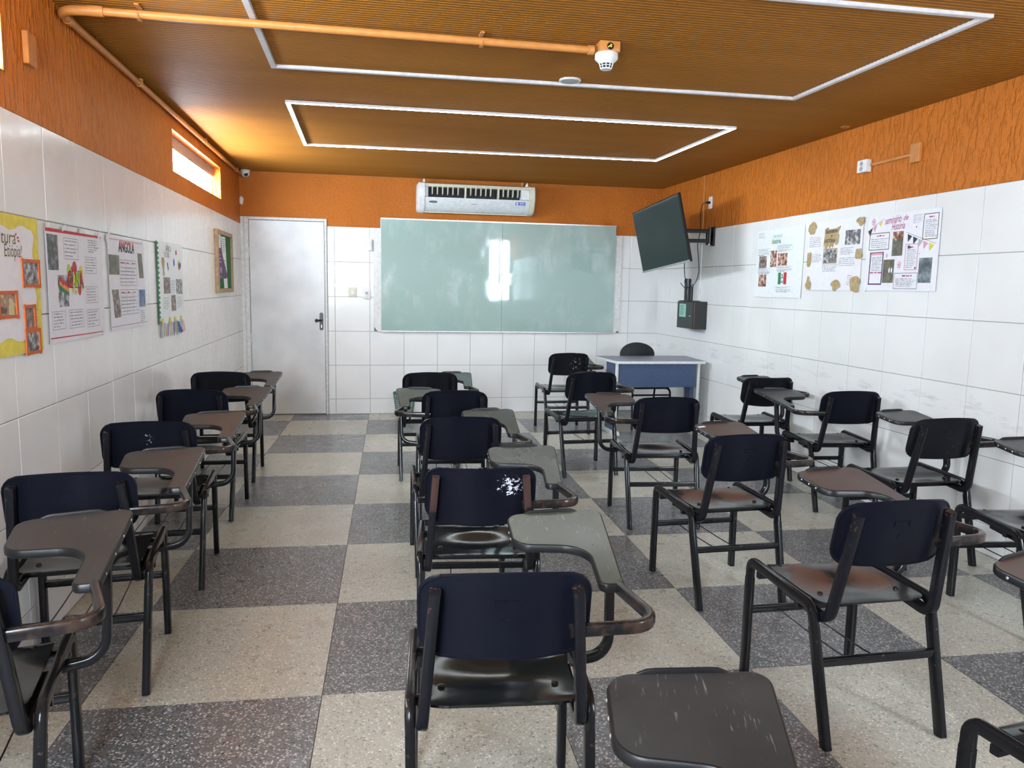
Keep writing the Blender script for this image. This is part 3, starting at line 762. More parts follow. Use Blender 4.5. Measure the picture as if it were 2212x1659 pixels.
brp('hinge_post', B().rod((hp.x, hp.y, 1.895), (hp.x, hp.y, 2.068), .016, 12)); brp('hinge_post', B().rod((ep.x, ep.y, 1.885), (ep.x, ep.y, 2.050), .016, 12))
brp('tilt_head', B().box((2.958, 7.16, 1.875), (3.005, 7.33, 2.05), .004))
for p in ((hp.x-.012, hp.y-.015, 1.90), (ep.x+.01, ep.y-.016, 1.89)): brp('bolt', B().lathe([(.008, -.004), (.008, .006), (.004, .009)], p, 10, 'Y'), 'chrome')
def cable(pts, label, r=.0038):
    P = [Vector(p) for p in pts]; out = []
    for i in range(len(P)-1):
        p0, p1, p2, p3 = P[max(i-1, 0)], P[i], P[i+1], P[min(i+2, len(P)-1)]
        for k in range(6):
            t = k/6; out.append(.5*((2*p1)+(p2-p0)*t+(2*p0-5*p1+4*p2-p3)*t*t+(3*p1-p0-3*p2+p3)*t**3))
    out.append(P[-1]); tag(B().tube(out, r, 6).build('cable', 'black_plastic'), label, 'cable')
cable([(XR-.045, 7.40, 2.319), (XR-.075, 7.43, 2.31), (XR-.06, 7.51, 2.22), (XR-.03, 7.56, 2.06), (XR-.04, 7.59, 1.92), (XR-.035, 7.57, 1.78), (XR-.03, 7.56, 1.62), (XR-.05, 7.62, 1.50), (XR-.10, 7.72, 1.47), (XR-.12, 7.80, 1.52)], 'black power cable from the wall socket past the television arm to the bracket below')
cable([(2.945, 7.21, 1.862), (3.02, 7.26, 1.775), (3.06, 7.34, 1.75), (3.16, 7.33, 1.80), (3.185, 7.30, 1.880)], 'black cable looping beneath the television arm back to the set')
cable([(3.18, 7.30, 1.905), (3.20, 7.38, 1.85), (3.22, 7.50, 1.75), (3.28, 7.62, 1.60), (XR-.11, 7.66, 1.51), (XR-.12, 7.64, 1.42), (XR-.13, 7.60, 1.345)], 'black cable hanging from the television arm to the cabinet top')
# cabinet and stub bracket
kb = empty('wall_cabinet', (XR, 7.56, 1.055)); tag(kb, 'small black wall cabinet with a mint paper note below the television', 'cabinet')
def kp(n, b, mat, par=None):
    o = b.build(n, mat, par or kb); o.matrix_parent_inverse = Matrix.Translation(-Vector(kb.location)) if not par else Matrix(); return o
kx0, kx1, ky0, ky1, kz0, kz1 = XR-.160, XR-.006, 7.362, 7.760, 1.050, 1.330
kp('body', B().box((kx0+.020, ky0, kz0), (kx1, ky1, kz1), .002), 'black_satin')
kp('edge_band', B().box((kx0+.014, ky0-.001, kz0+.004), (kx0+.020, ky0+.010, kz1-.004)), 'dark_oak_edge')
kp('door', B().box((kx0, ky0+.002, kz0+.002), (kx0+.015, ky1-.002, kz1-.002), .0015), 'black_satin')
b = B(); b.rod((kx0-.012, ky0+.035, 1.183), (kx0+.002, ky0+.035, 1.183), .010, 12); b.box((kx0-.020, ky0+.028, 1.180), (kx0-.012, ky0+.062, 1.187), .002); kp('lock', b, 'chrome')
sb = empty('pole_bracket', (XR-.04, 7.82, 1.331)); tag(sb, 'short black tube bracket with a flat foot standing on the wall cabinet', 'bracket')
def sp_(n, b, mat='black_satin'):
    o = b.build(n, mat, sb); o.matrix_parent_inverse = Matrix.Translation(-Vector(sb.location)); return o
sp_('back_plate', B().box((XR-.020, 7.725, 1.332), (XR-.006, 7.845, 1.505), .002)); sp_('foot', B().box((XR-.150, 7.50, 1.331), (XR-.02, 7.75, 1.337), .002))
sp_('tube', B().rod((XR-.062, 7.745, 1.337), (XR-.062, 7.745, 1.565), .032, 18)); sp_('collar', B().rod((XR-.062, 7.745, 1.515), (XR-.062, 7.745, 1.555), .036, 18))
sp_('clamp_bolt', B().lathe([(.008, -.004), (.008, .006), (.004, .009)], (XR-.024, 7.722, 1.49), 10, 'Y'), 'chrome')

# ------------------------------------------------------------------ paper things: prints on gently buckled sheets
def text_mesh(txt, w, h, shear=0.0, bold=0.0, spacing=1.0):
    cu = bpy.data.curves.new('t', 'FONT'); cu.body = txt; cu.size = 1; cu.shear = shear; cu.offset = bold; cu.resolution_u = 3; cu.space_character = spacing
    o = bpy.data.objects.new('t', cu); COL.objects.link(o); bpy.context.view_layer.update()
    me = bpy.data.meshes.new_from_object(o.evaluated_get(bpy.context.evaluated_depsgraph_get()))
    vs_ = [v.co.xy.copy() for v in me.vertices]; fs = [tuple(p.vertices) for p in me.polygons]
    bpy.data.objects.remove(o); bpy.data.curves.remove(cu); bpy.data.meshes.remove(me)
    x0 = min(v.x for v in vs_); x1 = max(v.x for v in vs_); y0 = min(v.y for v in vs_); y1 = max(v.y for v in vs_)
    return [((v.x-x0)/(x1-x0)*w, (v.y-y0)/(y1-y0)*h) for v in vs_], fs
class Sheet:
    def __init__(s, name, wall, a, z0, w, h, label, cat='poster', mat='paper_white', outline=None, amp=.0035, off=.0075, seed=0, group=None):
        s.e = wall_empty(name, wall, a, z0, off); tag(s.e, label, cat, group); s.w, s.h, s.seed, s.amp = w, h, seed, amp
        b = B(); n, m = 14, 12; t = .0006
        if outline is None:
            P = [[(w*i/n, h*j/m) for i in range(n+1)] for j in range(m+1)]
            top = [[b.bm.verts.new((u, v, s.z(u, v))) for u, v in r] for r in P]; bot = [[b.bm.verts.new((u, v, s.z(u, v)-t)) for u, v in r] for r in P]
            for j in range(m):
                for i in range(n):
                    b.bm.faces.new((top[j][i], top[j][i+1], top[j+1][i+1], top[j+1][i])); b.bm.faces.new((bot[j][i], bot[j+1][i], bot[j+1][i+1], bot[j][i+1]))
            for j in range(m):
                for i in (0, n): b.bm.faces.new((top[j][i], top[j+1][i], bot[j+1][i], bot[j][i]))
            for i in range(n):
                for j in (0, m): b.bm.faces.new((top[j][i], top[j][i+1], bot[j][i+1], bot[j][i]))
        else: b.prism(outline, lambda u, v: (u, v, s.z(u, v)-t), lambda u, v: (u, v, s.z(u, v)))
        s.sheet = b.build('sheet', mat, s.e, 60)
    def z(s, u, v):
        k = s.seed
        return s.amp*(1 + .6*sin(u*8+k)*cos(v*6+k*2) + .3*sin(u*14+v*4+k)) + .0006
    def decal(s, polys, lift):
        b = B()
        for pts in polys: b.face([(u, v, 0) for u, v in pts])
        us = [p[0] for P in polys for p in P]; vs_ = [p[1] for P in polys for p in P]
        for ax, lo, hi in ((0, min(us), max(us)), (1, min(vs_), max(vs_))):
            if hi-lo < .05: continue
            k = math.ceil(lo/.045)
            while k*.045 < hi:
                c = [0, 0, 0]; n = [0, 0, 0]; c[ax] = k*.045; n[ax] = 1
                bmesh.ops.bisect_plane(b.bm, geom=b.bm.verts[:]+b.bm.edges[:]+b.bm.faces[:], plane_co=c, plane_no=n); k += 1
        bmesh.ops.triangulate(b.bm, faces=[f for f in b.bm.faces if len(f.verts) > 4])
        for v in b.bm.verts: v.co.z = s.z(v.co.x, v.co.y)+lift
        return b
    def poly(s, name, pts, mat, lift=.0008, par=None, th=.0005):
        if th > .001:
            b = B(); b.prism(pts, lambda u, v: (u, v, s.z(u, v)+lift-th), lambda u, v: (u, v, s.z(u, v)+lift)); return b.build(name, mat, par or s.e)
        return s.decal([pts], lift+.0004).build(name, mat, par or s.e)
    def polys(s, name, lst, mat, lift=.0008, par=None, kind=None):
        o = s.decal(lst, lift+.0004).build(name, mat, par or s.e)
        if kind: o['kind'] = kind
        return o
    def grid(s, name, u0, v0, u1, v1, mat, lift=.001, skew=0.0, par=None):
        b = B(); n = 6; top = []
        for j in range(n+1):
            r = []
            for i in range(n+1):
                u = u0+(u1-u0)*i/n + skew*(j/n-.5); v = v0+(v1-v0)*j/n; r.append(b.bm.verts.new((u, v, s.z(u, v)+lift)))
            top.append(r)
        for j in range(n):
            for i in range(n): b.bm.faces.new((top[j][i], top[j][i+1], top[j+1][i+1], top[j+1][i]))
        rim = top[0] + [r[-1] for r in top[1:]] + top[-1][-2::-1] + [r[0] for r in top[-2:0:-1]]
        low = [b.bm.verts.new(x.co - Vector((0, 0, lift*.9))) for x in rim]
        for i in range(len(rim)): b.bm.faces.new((rim[i], rim[(i+1) % len(rim)], low[(i+1) % len(rim)], low[i]))
        return b.build(name, mat, par or s.e)
    def outline(s, u0, v0, u1, v1, mat, t=.004, par=None, name='text_box', tt=None):
        tt = tt or t
        return s.polys(name, [[(u0, v0), (u1, v0), (u1, v0+t), (u0, v0+t)], [(u0, v1-tt), (u1, v1-tt), (u1, v1), (u0, v1)], [(u0, v0), (u0+t, v0), (u0+t, v1), (u0, v1)], [(u1-t, v0), (u1, v0), (u1, v1), (u1-t, v1)]], mat, .001, par)
    def lines(s, u0, v0, u1, v1, n, mat='ink_grey', t=.0042, name='handwriting'):
        q = []
        for k in range(n):
            v = v1-(k+.6)*(v1-v0)/n; u = u0 + random.uniform(0, .01); end = u1 - random.uniform(0, .25)*(u1-u0)*(1 if k < n-1 else 2)
            while u < end:
                l = min(random.uniform(.012, .04), end-u+.004); x = u; hh = t*random.uniform(.7, 1.2)
                q.append([(x, v), (x+l, v+random.uniform(-.001, .001)), (x+l, v+hh), (x, v+hh)]); u += l+random.uniform(.004, .008)
        return s.polys(name, q, mat, .0009, None, 'stuff')
    def text(s, txt, u0, v0, w, h, mat, name='title', lift=.0011, shear=0, bold=0.0, rot=0.0, par=None, spacing=1.0):
        vs_, fs = text_mesh(txt, w, h, shear, bold, spacing); b = B(); c_, s_ = cos(rot), sin(rot)
        V = []
        for x, y in vs_:
            u, v = u0 + x*c_-y*s_, v0 + x*s_+y*c_; V.append(b.bm.verts.new((u, v, s.z(u, v)+lift)))
        for f in fs:
            try: b.bm.faces.new([V[i] for i in f])
            except ValueError: pass
        me = bpy.data.meshes.new(name); b.bm.to_mesh(me); b.bm.free(); me.materials.append(MATS[mat]); return link(name, me, par or s.e)
    def tape(s, u, v, w, h, rot=0):
        c_, s_ = cos(rot), sin(rot); p = [(u+x*c_-y*s_, v+x*s_+y*c_) for x, y in ((-w/2, -h/2), (w/2, -h/2), (w/2, h/2), (-w/2, h/2))]
        return s.poly('tape', p, 'paper_bright', .0014)
def star(cx, cy, r, n=5, k=.42):
    return [(cx+(r if i % 2 == 0 else r*k)*cos(pi/2+pi*i/n), cy+(r if i % 2 == 0 else r*k)*sin(pi/2+pi*i/n)) for i in range(2*n)]
def ell(cx, cy, rx, ry, n=18): return [(cx+rx*cos(2*pi*i/n), cy+ry*sin(2*pi*i/n)) for i in range(n)]
def blob(cx, cy, rx, ry, seed, n=22, k=.3):
    out = []
    for i in range(n):
        a = 2*pi*i/n; r = 1 + k*noise.noise((cos(a)*1.3+seed*3.1, sin(a)*1.3, seed)) + .10*noise.noise((cos(a)*5+seed, sin(a)*5, 2)); out.append((cx+rx*r*cos(a), cy+ry*r*sin(a)))
    return out
def wavy_rect(u0, v0, u1, v1, amp, n, seed):
    out = []; f = lambda t: amp*(sin(t*37+seed)+.6*sin(t*17+seed*2))
    for k in range(n): out.append((u0+(u1-u0)*k/n, v0+f(k/n*.6)))
    for k in range(n): out.append((u1+f(k/n*.6+2), v0+(v1-v0)*k/n))
    for k in range(n): out.append((u1-(u1-u0)*k/n, v1+f(k/n*.6+4)))
    for k in range(n): out.append((u0+f(k/n*.6+6)*.2, v1-(v1-v0)*k/n))
    return out
# 1 Ethiopia poster
S1 = Sheet('poster', 'left', 2.700, 1.163, .712, .517, 'yellow bordered handmade poster about Ethiopia with orange framed photos', mat='paper_yellow', seed=1)
S1.poly('white_page', wavy_rect(.02, .055, .655, .470, .008, 16, 1), 'paper_white', .0012)
S1.text('Cultura', .275, .408, .228, .050, 'ink_brown', lift=.0022, shear=.15); S1.text('Etiópia!', .400, .346, .150, .062, 'ink_brown', lift=.0022, shear=.12)
for k, (u, v, r) in enumerate(((.507, .445, .6), (.522, .434, .2), (.528, .422, -.2))):
    S1.poly('red_tick', [(u+x*cos(r)-y*sin(r), v+x*sin(r)+y*cos(r)) for x, y in ((-.008, -.003), (.008, -.003), (.008, .003), (-.008, .003))], 'ink_red', .0022)
for (u0, v0, u1, v1), m in (((.541, .254, .700, .352), 'photo_grey'), ((.327, .142, .473, .233), 'photo_pattern'), ((.537, .089, .637, .178), 'photo_brown'), ((.536, -.005, .672, .084), 'photo_grey')):
    p = S1.grid('photo', u0, v0, u1, v1, m, .0022)
    for q in ([(u0-.006, v0-.004), (u1+.01, v0-.004), (u1+.01, v0+.008), (u0-.006, v0+.008)], [(u0-.008, v1-.008), (u1+.008, v1-.008), (u1+.008, v1+.005), (u0-.008, v1+.005)],
              [(u0-.004, v0-.006), (u0+.010, v0-.006), (u0+.008, v1+.008), (u0-.006, v1+.008)], [(u1-.008, v0-.008), (u1+.007, v0-.008), (u1+.006, v1+.006), (u1-.010, v1+.006)]):
        S1.poly('stick', q, 'stick_orange', .006, p, .004)
for a in ((.568, .424, .648, .452, 3), (.30, .243, .44, .309, 7), (.548, .182, .65, .242, 5), (.640, .10, .665, .168, 5), (.29, .062, .45, .132, 7)): S1.lines(*a)
# 2 Ghana poster
S2 = Sheet('poster', 'left', 3.482, 1.178, .690, .478, 'white handmade poster about Ghana with a red band and bubble lettering', seed=2)
S2.poly('red_band', [(.002, .462), (.686, .468), (.686, .478), (.002, .477)], 'ink_red'); S2.poly('red_line', [(.002, .020), (.680, .012), (.680, .016), (.002, .025)], 'ink_red')
S2.grid('photo', .014, .305, .131, .452, 'photo_dark', .001); p = S2.grid('photo', .112, .150, .228, .285, 'photo_grey', .001)
for c, (a, bb) in zip(('ink_red', 'ink_orange', 'ink_green'), ((.66, 1.), (.33, .66), (0, .33))): S2.poly('flag_stripe', [(.124+.055*(1-a)*0, .225+.055*a), (.232, .195+.05*a), (.232, .195+.05*bb), (.124, .225+.055*bb)], c, .0016)
S2.poly('flag_star', star(.165, .246, .009), 'ink', .002)
for (cx, cy, rx, ry), c in (((.245, .300, .022, .034), 'ink_lime'), ((.285, .312, .013, .013), 'ink_red'), ((.315, .318, .026, .030), 'ink_red'), ((.395, .300, .020, .030), 'ink_yellow'), ((.285, .222, .013, .018), 'ink_yellow'), ((.315, .212, .009, .011), 'ink_lime'), ((.362, .224, .020, .028), 'ink_red'), ((.405, .230, .009, .012), 'ink_lime')): S2.poly('drip', ell(cx, cy, rx, ry), c, .0011)
for k, (ch, c) in enumerate((('G', 'ink_red'), ('A', 'ink_yellow'), ('N', 'ink_lime'), ('A', 'ink_red'))):
    u = .228+k*.047; S2.text(ch, u-.004, .229, .054, .078, 'ink', 'letter_outline', .0016, 0, .09); S2.text(ch, u, .233, .046, .070, c, 'letter', .0022, 0, .05)
for a in ((.195, .355, .372, .447), (.450, .296, .601, .372), (.436, .158, .607, .235), (.030, .055, .177, .133), (.221, .052, .390, .134), (.439, .046, .617, .127)): S2.outline(*a, 'ink_grey', .0022); S2.lines(a[0]+.01, a[1]+.006, a[2]-.01, a[3]-.006, 5)
S2.lines(.500, .391, .640, .455, 6)
for u, v, r in ((.03, .487, .1), (.21, .487, .3), (.42, .488, 0), (.66, .482, .7), (.682, .46, 1.4), (.675, .02, 1.2)): S2.tape(u, v, .05, .02, r)
# 3 Angola poster
S3 = Sheet('poster', 'left', 4.274, 1.184, .662, .486, 'white handmade poster about Angola with ruled tables and four photos', seed=3)
S3.text('ANGOLA', .165, .408, .300, .060, 'ink', 'title', .0010, 0, .02)
tl = S3.text('ANGOLA', .165, .408, .300, .060, 'ink_red', 'title_red_half', .0014, 0, .02)
bm_ = bmesh.new(); bm_.from_mesh(tl.data); bmesh.ops.bisect_plane(bm_, geom=bm_.verts[:]+bm_.edges[:]+bm_.faces[:], plane_co=(0, .438, 0), plane_no=(0, 1, 0), clear_inner=True); bm_.to_mesh(tl.data); bm_.free()
S3.grid('photo', .006, .289, .170, .391, 'photo_olive', .001); S3.grid('photo', .535, .274, .620, .415, 'photo_olive', .001, -.02); S3.grid('photo', .055, .065, .165, .212, 'photo_brown', .001, -.03); S3.grid('photo', .520, .110, .640, .209, 'photo_sky', .001)
for a in ((.178, .232, .494, .370), (.178, .075, .500, .211)):
    S3.outline(*a, 'ink_grey', .0028, name='table_border')
    q = []
    for k in (1, 2): u = a[0]+(a[2]-a[0])*k/3; q.append([(u-.0012, a[1]), (u+.0012, a[1]), (u+.0012, a[3]), (u-.0012, a[3])])
    for k in range(1, 7): v = a[3]-(a[3]-a[1])*k/7.; q.append([(a[0], v-.001), (a[2]-(.05 if k % 2 else 0), v-.001), (a[2]-(.05 if k % 2 else 0), v+.001), (a[0], v+.001)])
    S3.polys('table_rule', q, 'ink_grey', .001, None, 'stuff')
    for k in range(3): S3.lines(a[0]+.015+k*.107, a[3]-.025, a[0]+.09+k*.107, a[3]-.010, 1, 'ink_red', .007)
    S3.lines(a[0]+.01, a[1]+.01, a[2]-.01, a[3]-.035, 5)
S3.lines(.530, .022, .625, .091, 6); S3.poly('red_rule', [(.02, .470), (.655, .470), (.655, .4725), (.02, .4725)], 'ink_red'); S3.poly('grey_rule', [(.004, .018), (.66, .018), (.66, .0215), (.004, .0215)], 'ink_grey')
S3.tape(.01, .48, .07, .03, .6); S3.tape(.64, .47, .05, .022, -.5); S3.tape(.02, .49, .05, .02, 1.2)
# 4 South Africa poster with ribbons
S4 = Sheet('poster', 'left', 5.240, 1.167, .680, .530, 'white poster about South Africa with a green zigzag edge and ribbon fringe', mat='paper_bright', seed=4)
z_ = []
for k in range(17): z_ += [(-.012+.010*sin(k*.6)*.3, .53*k/17), (.030, .53*(k+.5)/17)]
S4.poly('zigzag_edge', [(-.03, 0)] + z_ + [(-.03, .53)], 'ink_green', .0012)
S4.text('ÁFRICA', .205, .470, .160, .046, 'ink_grey', shear=.1); S4.text('DO SUL', .165, .430, .150, .034, 'ink_grey', shear=.1)
S4.poly('club_drawing', [(.088, .425), (.150, .428), (.160, .400), (.140, .345), (.148, .312), (.112, .310), (.118, .350), (.092, .385)], 'kraft', .0012)
S4.poly('blue_drawing', blob(.434, .403, .016, .026, 2), 'ink_blue'); S4.poly('green_drawing', blob(.243, .385, .014, .014, 3), 'ink_green'); S4.poly('blue_drawing', [(.240, .370), (.272, .370), (.256, .343)], 'ink_blue')
S4.poly('red_drawing', ell(.494, .470, .014, .018), 'ink_red'); S4.poly('map_flag', blob(.580, .372, .030, .016, 5), 'ink_red'); S4.poly('map_flag', blob(.600, .390, .022, .02, 6), 'ink_blue', .0011); S4.poly('map_flag', blob(.566, .396, .020, .018, 7), 'ink_green', .0012); S4.poly('map_flag', blob(.575, .412, .018, .012, 8), 'ink_yellow', .0013)
S4.grid('photo', .118, .195, .300, .301, 'photo_brown', .001); S4.grid('photo', .480, .188, .645, .291, 'photo_grey', .001); S4.grid('photo', .313, .077, .455, .182, 'photo_brown', .001)
for a in ((.317, .191, .455, .284, 8), (.093, .091, .249, .172, 7), (.489, .091, .642, .171, 7)): S4.lines(*a, t=.0035)
for u in (.055, .245, .405, .575):
    rb = S4.poly('ribbon', [(u-.028, .036), (u+.030, .038), (u+.022, .004), (u-.018, .004)], 'ink_yellow', .0025)
    for k, c in enumerate(('ink_blue', 'paper_white', 'ink_green', 'ink_yellow', 'ink', 'paper_bright', 'ink_red')):
        a0 = u-.030+k*.0085; sp = (k-3)*.012 + random.uniform(-.006, .006)
        S4.poly('ribbon_tail', [(a0, .012), (a0+.0085, .012), (a0+.012+sp, -.088+random.uniform(0, .02)), (a0+sp, -.086)], c, .004+.001*k, rb)
S4.poly('blue_tail', [(.395, .006), (.43, .004), (.560, -.072), (.480, -.084)], 'ink_blue', .016)
# felt board
cb = wall_empty('notice_board', 'left', 7.200, 1.345, .006); tag(cb, 'small wooden framed green felt notice board with papers near the door', 'notice board')
for n_, lo, hi in (('frame_bar', (0, 0, 0), (.055, .558, .028)), ('frame_bar', (.752, 0, 0), (.80, .558, .028)), ('frame_bar', (.055, 0, 0), (.752, .038, .028)), ('frame_bar', (.055, .520, 0), (.752, .558, .028))): boxo(n_, lo, hi, 'pine_frame', cb, .002)
boxo('felt', (.055, .038, 0), (.752, .520, .012), 'felt_green', cb)
def note(name, poly, mat, label, lines, z=.0135):
    b = B(); b.prism(poly, lambda u, v: (u, v, z-.001), lambda u, v: (u, v, z)); o = b.build(name, mat)
    o.matrix_world = cb.matrix_world; tag(o, label, 'paper'); q = B()
    for u0, v0, u1, v1, n, m in lines:
        for k in range(n): v = v1-(k+.5)*(v1-v0)/n; q.box((u0, v, z), (u1-random.uniform(0, .3)*(u1-u0), v+(v1-v0)/n*.35, z+.0004))
        x = q.build('print', m, o); q = B()
        x['kind'] = 'stuff'
    return o
note('notice_sheet', [(.075, .400), (.235, .400), (.235, .520), (.075, .520)], 'paper_bright', 'small white notice at the top corner of the felt board', [(.10, .47, .20, .50, 2, 'ink_grey')])
note('notice_sheet', [(.255, .505), (.465, .512), (.545, .040), (.360, .040)], 'paper_bright', 'long slanting white strip of paper on the felt board', [(.30, .36, .46, .49, 7, 'ink_grey'), (.36, .16, .48, .30, 5, 'ink_grey')])
o = note('notice_flyer', [(.078, .395), (.255, .400), (.305, .33), (.560, .135), (.105, .118)], 'ink_plum', 'dark plum flyer with lilac print on the felt board', [(.12, .325, .22, .345, 1, 'ink_lilac'), (.12, .255, .24, .315, 2, 'ink_lilac'), (.12, .135, .28, .150, 2, 'ink_lilac')], .0155)
b = B(); b.prism(ell(.20, .205, .045, .030), lambda u, v: (u, v, .0155), lambda u, v: (u, v, .016)); b.build('printed_emblem', 'ink_lilac', o)
# right wall posters
R1 = Sheet('poster', 'right', 6.400, 1.398, .748, .572, 'white history poster with five pictures and a small flag nearest the television', mat='paper_bright', seed=5, off=.0075)
R1.lines(.018, .505, .150, .555, 4); R1.poly('title_slip', [(.250, .440), (.440, .446), (.445, .538), (.262, .535)], 'paper_white', .0012)
R1.text('Seminário', .275, .500, .150, .028, 'ink_mint', lift=.002, bold=.03); R1.text('história', .260, .450, .145, .040, 'ink_green', lift=.002, shear=.2, bold=.02)
for a, n in (((.031, .350, .235, .410), 4), ((.355, .375, .586, .430), 4), ((.050, .195, .249, .243), 4), ((.364, .210, .589, .256), 3), ((.359, .040, .587, .088), 3)): R1.lines(*a, n, t=.005); R1.outline(a[0]-.006, a[1]+.012, a[2], a[3]+.004, 'ink_grey', .0018)
for a, m in (((.057, .250, .185, .352), 'photo_brown'), ((.249, .256, .347, .394), 'photo_warm'), ((.370, .265, .519, .366), 'photo_warm'), ((.064, .090, .196, .194), 'photo_warm')): R1.grid('photo', *a, m, .001)
for a, c in (((.388, .110, .434, .208), 'ink_green'), ((.434, .110, .478, .208), 'paper_white'), ((.478, .110, .523, .208), 'ink_red')): R1.poly('flag_stripe', [(a[0], a[1]), (a[2], a[1]), (a[2], a[3]), (a[0], a[3])], c, .0012)
R1.poly('flag_crown', blob(.457, .186, .009, .010, 4), 'ink_brown', .0018); R1.polys('flag_shield', [[(.438, .152), (.445, .152), (.445, .172), (.438, .172)], [(.468, .152), (.475, .152), (.475, .172), (.468, .172)], [(.438, .166), (.475, .166), (.475, .172), (.438, .172)], [(.438, .126), (.445, .126), (.445, .144), (.438, .144)], [(.468, .126), (.475, .126), (.475, .144), (.468, .144)], [(.441, .124), (.472, .124), (.472, .131), (.441, .131)]], 'ink_plum', .0018)
for u, v in ((.74, .53), (.735, .40), (.01, .27)): R1.tape(u, v, .02, .045, .2)
R2 = Sheet('poster', 'right', 5.590, 1.464, .675, .515, 'white history poster with torn kraft paper corners between the other two posters', seed=6)
for k, a in enumerate(((-.001, .423, .107, .520), (.598, .451, .690, .518), (.001, .176, .059, .298), (.611, .217, .682, .301), (-.003, .000, .081, .092), (.338, .007, .458, .076), (.556, -.006, .680, .101))):
    R2.poly('torn_kraft', blob((a[0]+a[2])/2, (a[1]+a[3])/2, (a[2]-a[0])/2, (a[3]-a[1])/2, k+3, 20, .5), 'kraft', .003)
R2.poly('title_kraft', [(.215, .455), (.255, .468), (.27, .452), (.35, .452), (.418, .470), (.385, .420), (.405, .400), (.395, .345), (.372, .33), (.345, .350), (.330, .310), (.315, .330), (.290, .308), (.272, .335), (.250, .305), (.228, .312), (.218, .34), (.205, .30), (.217, .40)], 'kraft', .002)
R2.text('Seminário', .228, .420, .150, .032, 'ink', lift=.003, bold=.02, rot=.03); R2.text('de', .292, .396, .024, .018, 'ink', lift=.003); R2.text('HISTÓRIA', .222, .352, .135, .034, 'ink', lift=.003, bold=.02)
R2.grid('photo', .478, .326, .649, .430, 'photo_grey', .001); R2.grid('photo_border', .214, .198, .390, .310, 'kraft', .0008); R2.grid('photo', .221, .206, .383, .303, 'photo_grey', .0014)
for a in ((.015, .325, .199, .409, 6), (.064, .210, .203, .277, 6), (.423, .254, .590, .310, 5), (.413, .174, .610, .239, 5), (.209, .136, .405, .194, 5), (.525, .036, .604, .113, 6)): R2.lines(*a)
R3 = Sheet('poster', 'right', 4.861, 1.466, .690, .505, 'white history poster with bunting drawings and framed text boxes, nearest the camera', seed=7)
for cx, cy, k in ((.056, .463, 1.), (.345, .169, 1.), (.215, .232, .6)):
    fl_ = []
    for i in range(5):
        a = 2*pi*i/5+.3; px_, py_ = cx+.013*k*cos(a), cy+.015*k*sin(a)
        fl_.append([(px_+.008*k*cos(t+.3), py_+.009*k*sin(t+.3)) for t in [2*pi*j/10 for j in range(10)]])
    f1 = R3.polys('flower_drawing', fl_, 'ink_pink', .0009); R3.polys('flower_inner', [[(cx+(x-cx)*.80+0, cy+(y-cy)*.80) for x, y in [(qx+(sum(p[0] for p in f)/10-qx)*.25, qy+(sum(p[1] for p in f)/10-qy)*.25) for qx, qy in f]] for f in fl_], 'paper_white', .0013, f1); R3.poly('flower_heart', ell(cx, cy, .005*k, .006*k, 10), 'ink_magenta', .0018, f1)
R3.text('seminário', .172, .438, .165, .046, 'ink_magenta', shear=.35, rot=.05); R3.text('de', .358, .452, .045, .034, 'ink_magenta', shear=.35, rot=.03); R3.text('História', .245, .396, .130, .046, 'ink_magenta', shear=.35, rot=.03)
R3.lines(.448, .424, .540, .480, 6, t=.003)
for (u, v, su, sv), c in zip(((.004, .402, .046, -.034), (.056, .420, .034, -.028), (.110, .446, .040, -.016)), ('ink', 'ink_pink', 'ink_yellow')): R3.poly('bunting_flag', [(u, v), (u+su, v+.022), (u+su*.55, v+sv)], c, .0012)
for (u, v), c in zip(((.410, .362), (.462, .344), (.510, .328), (.556, .312), (.606, .300)), ('ink', 'ink', 'silver_grey', 'ink_pink', 'ink_yellow')): R3.poly('bunting_flag', [(u, v), (u+.042, v-.016), (u+.006, v-.050)], c, .0012)
R3.polys('bunting_string', [[(.400, .372), (.660, .290), (.660, .292), (.400, .374)], [(.002, .402), (.165, .480), (.165, .482), (.002, .404)]], 'ink', .001)
for a, c, n in (((.542, .319, .671, .477), 'ink_brown', 10), ((.024, .273, .228, .387), 'ink_brown', 5), ((.303, .013, .528, .117), 'ink_grey', 6), ((.397, .133, .515, .299), 'ink_pink', 11)):
    R3.outline(*a, c, .0045); R3.lines(a[0]+.014, a[1]+.012, a[2]-.012, a[3]-.035, n); R3.lines(a[0]+(a[2]-a[0])*.32, a[3]-.032, a[0]+(a[2]-a[0])*.85, a[3]-.012, 1, 'ink_magenta', .008)
bx_ = R3.outline(.043, .040, .181, .259, 'ink_plum', .009, tt=.012); R3.poly('pink_header', [(.055, .240), (.172, .240), (.172, .254), (.055, .254)], 'ink_pink', .0018, bx_); R3.lines(.060, .130, .170, .228, 10); R3.polys('dashed_rule', [[(.056, .118), (.090, .118), (.090, .125), (.056, .125)], [(.100, .118), (.124, .118), (.124, .125), (.100, .125)], [(.134, .118), (.172, .118), (.172, .125), (.134, .125)]], 'ink_magenta', .0012)
p = R3.grid('photo', .262, .228, .368, .385, 'photo_olive', .001); R3.poly('photo_sky', [(.264, .345), (.300, .325), (.330, .34), (.364, .325), (.366, .383), (.264, .383)], 'photo_warm', .0016, p)
p = R3.grid('photo', .186, .053, .296, .206, 'photo_olive', .001)
for u in (.252, .276): R3.poly('white_figure', ell(u, .135, .008, .017, 12), 'paper_white', .0016, p)
R3.grid('photo', .532, .053, .645, .207, 'photo_slate', .001); R3.grid('photo_margin', .645, .055, .655, .203, 'paper_bright', .001)
R3.poly('star', star(.430, .279, .018), 'ink', .0016); R3.poly('star', star(.448, .276, .008), 'ink', .0016); R3.poly('star', star(.500, .146, .010), 'ink', .0016)
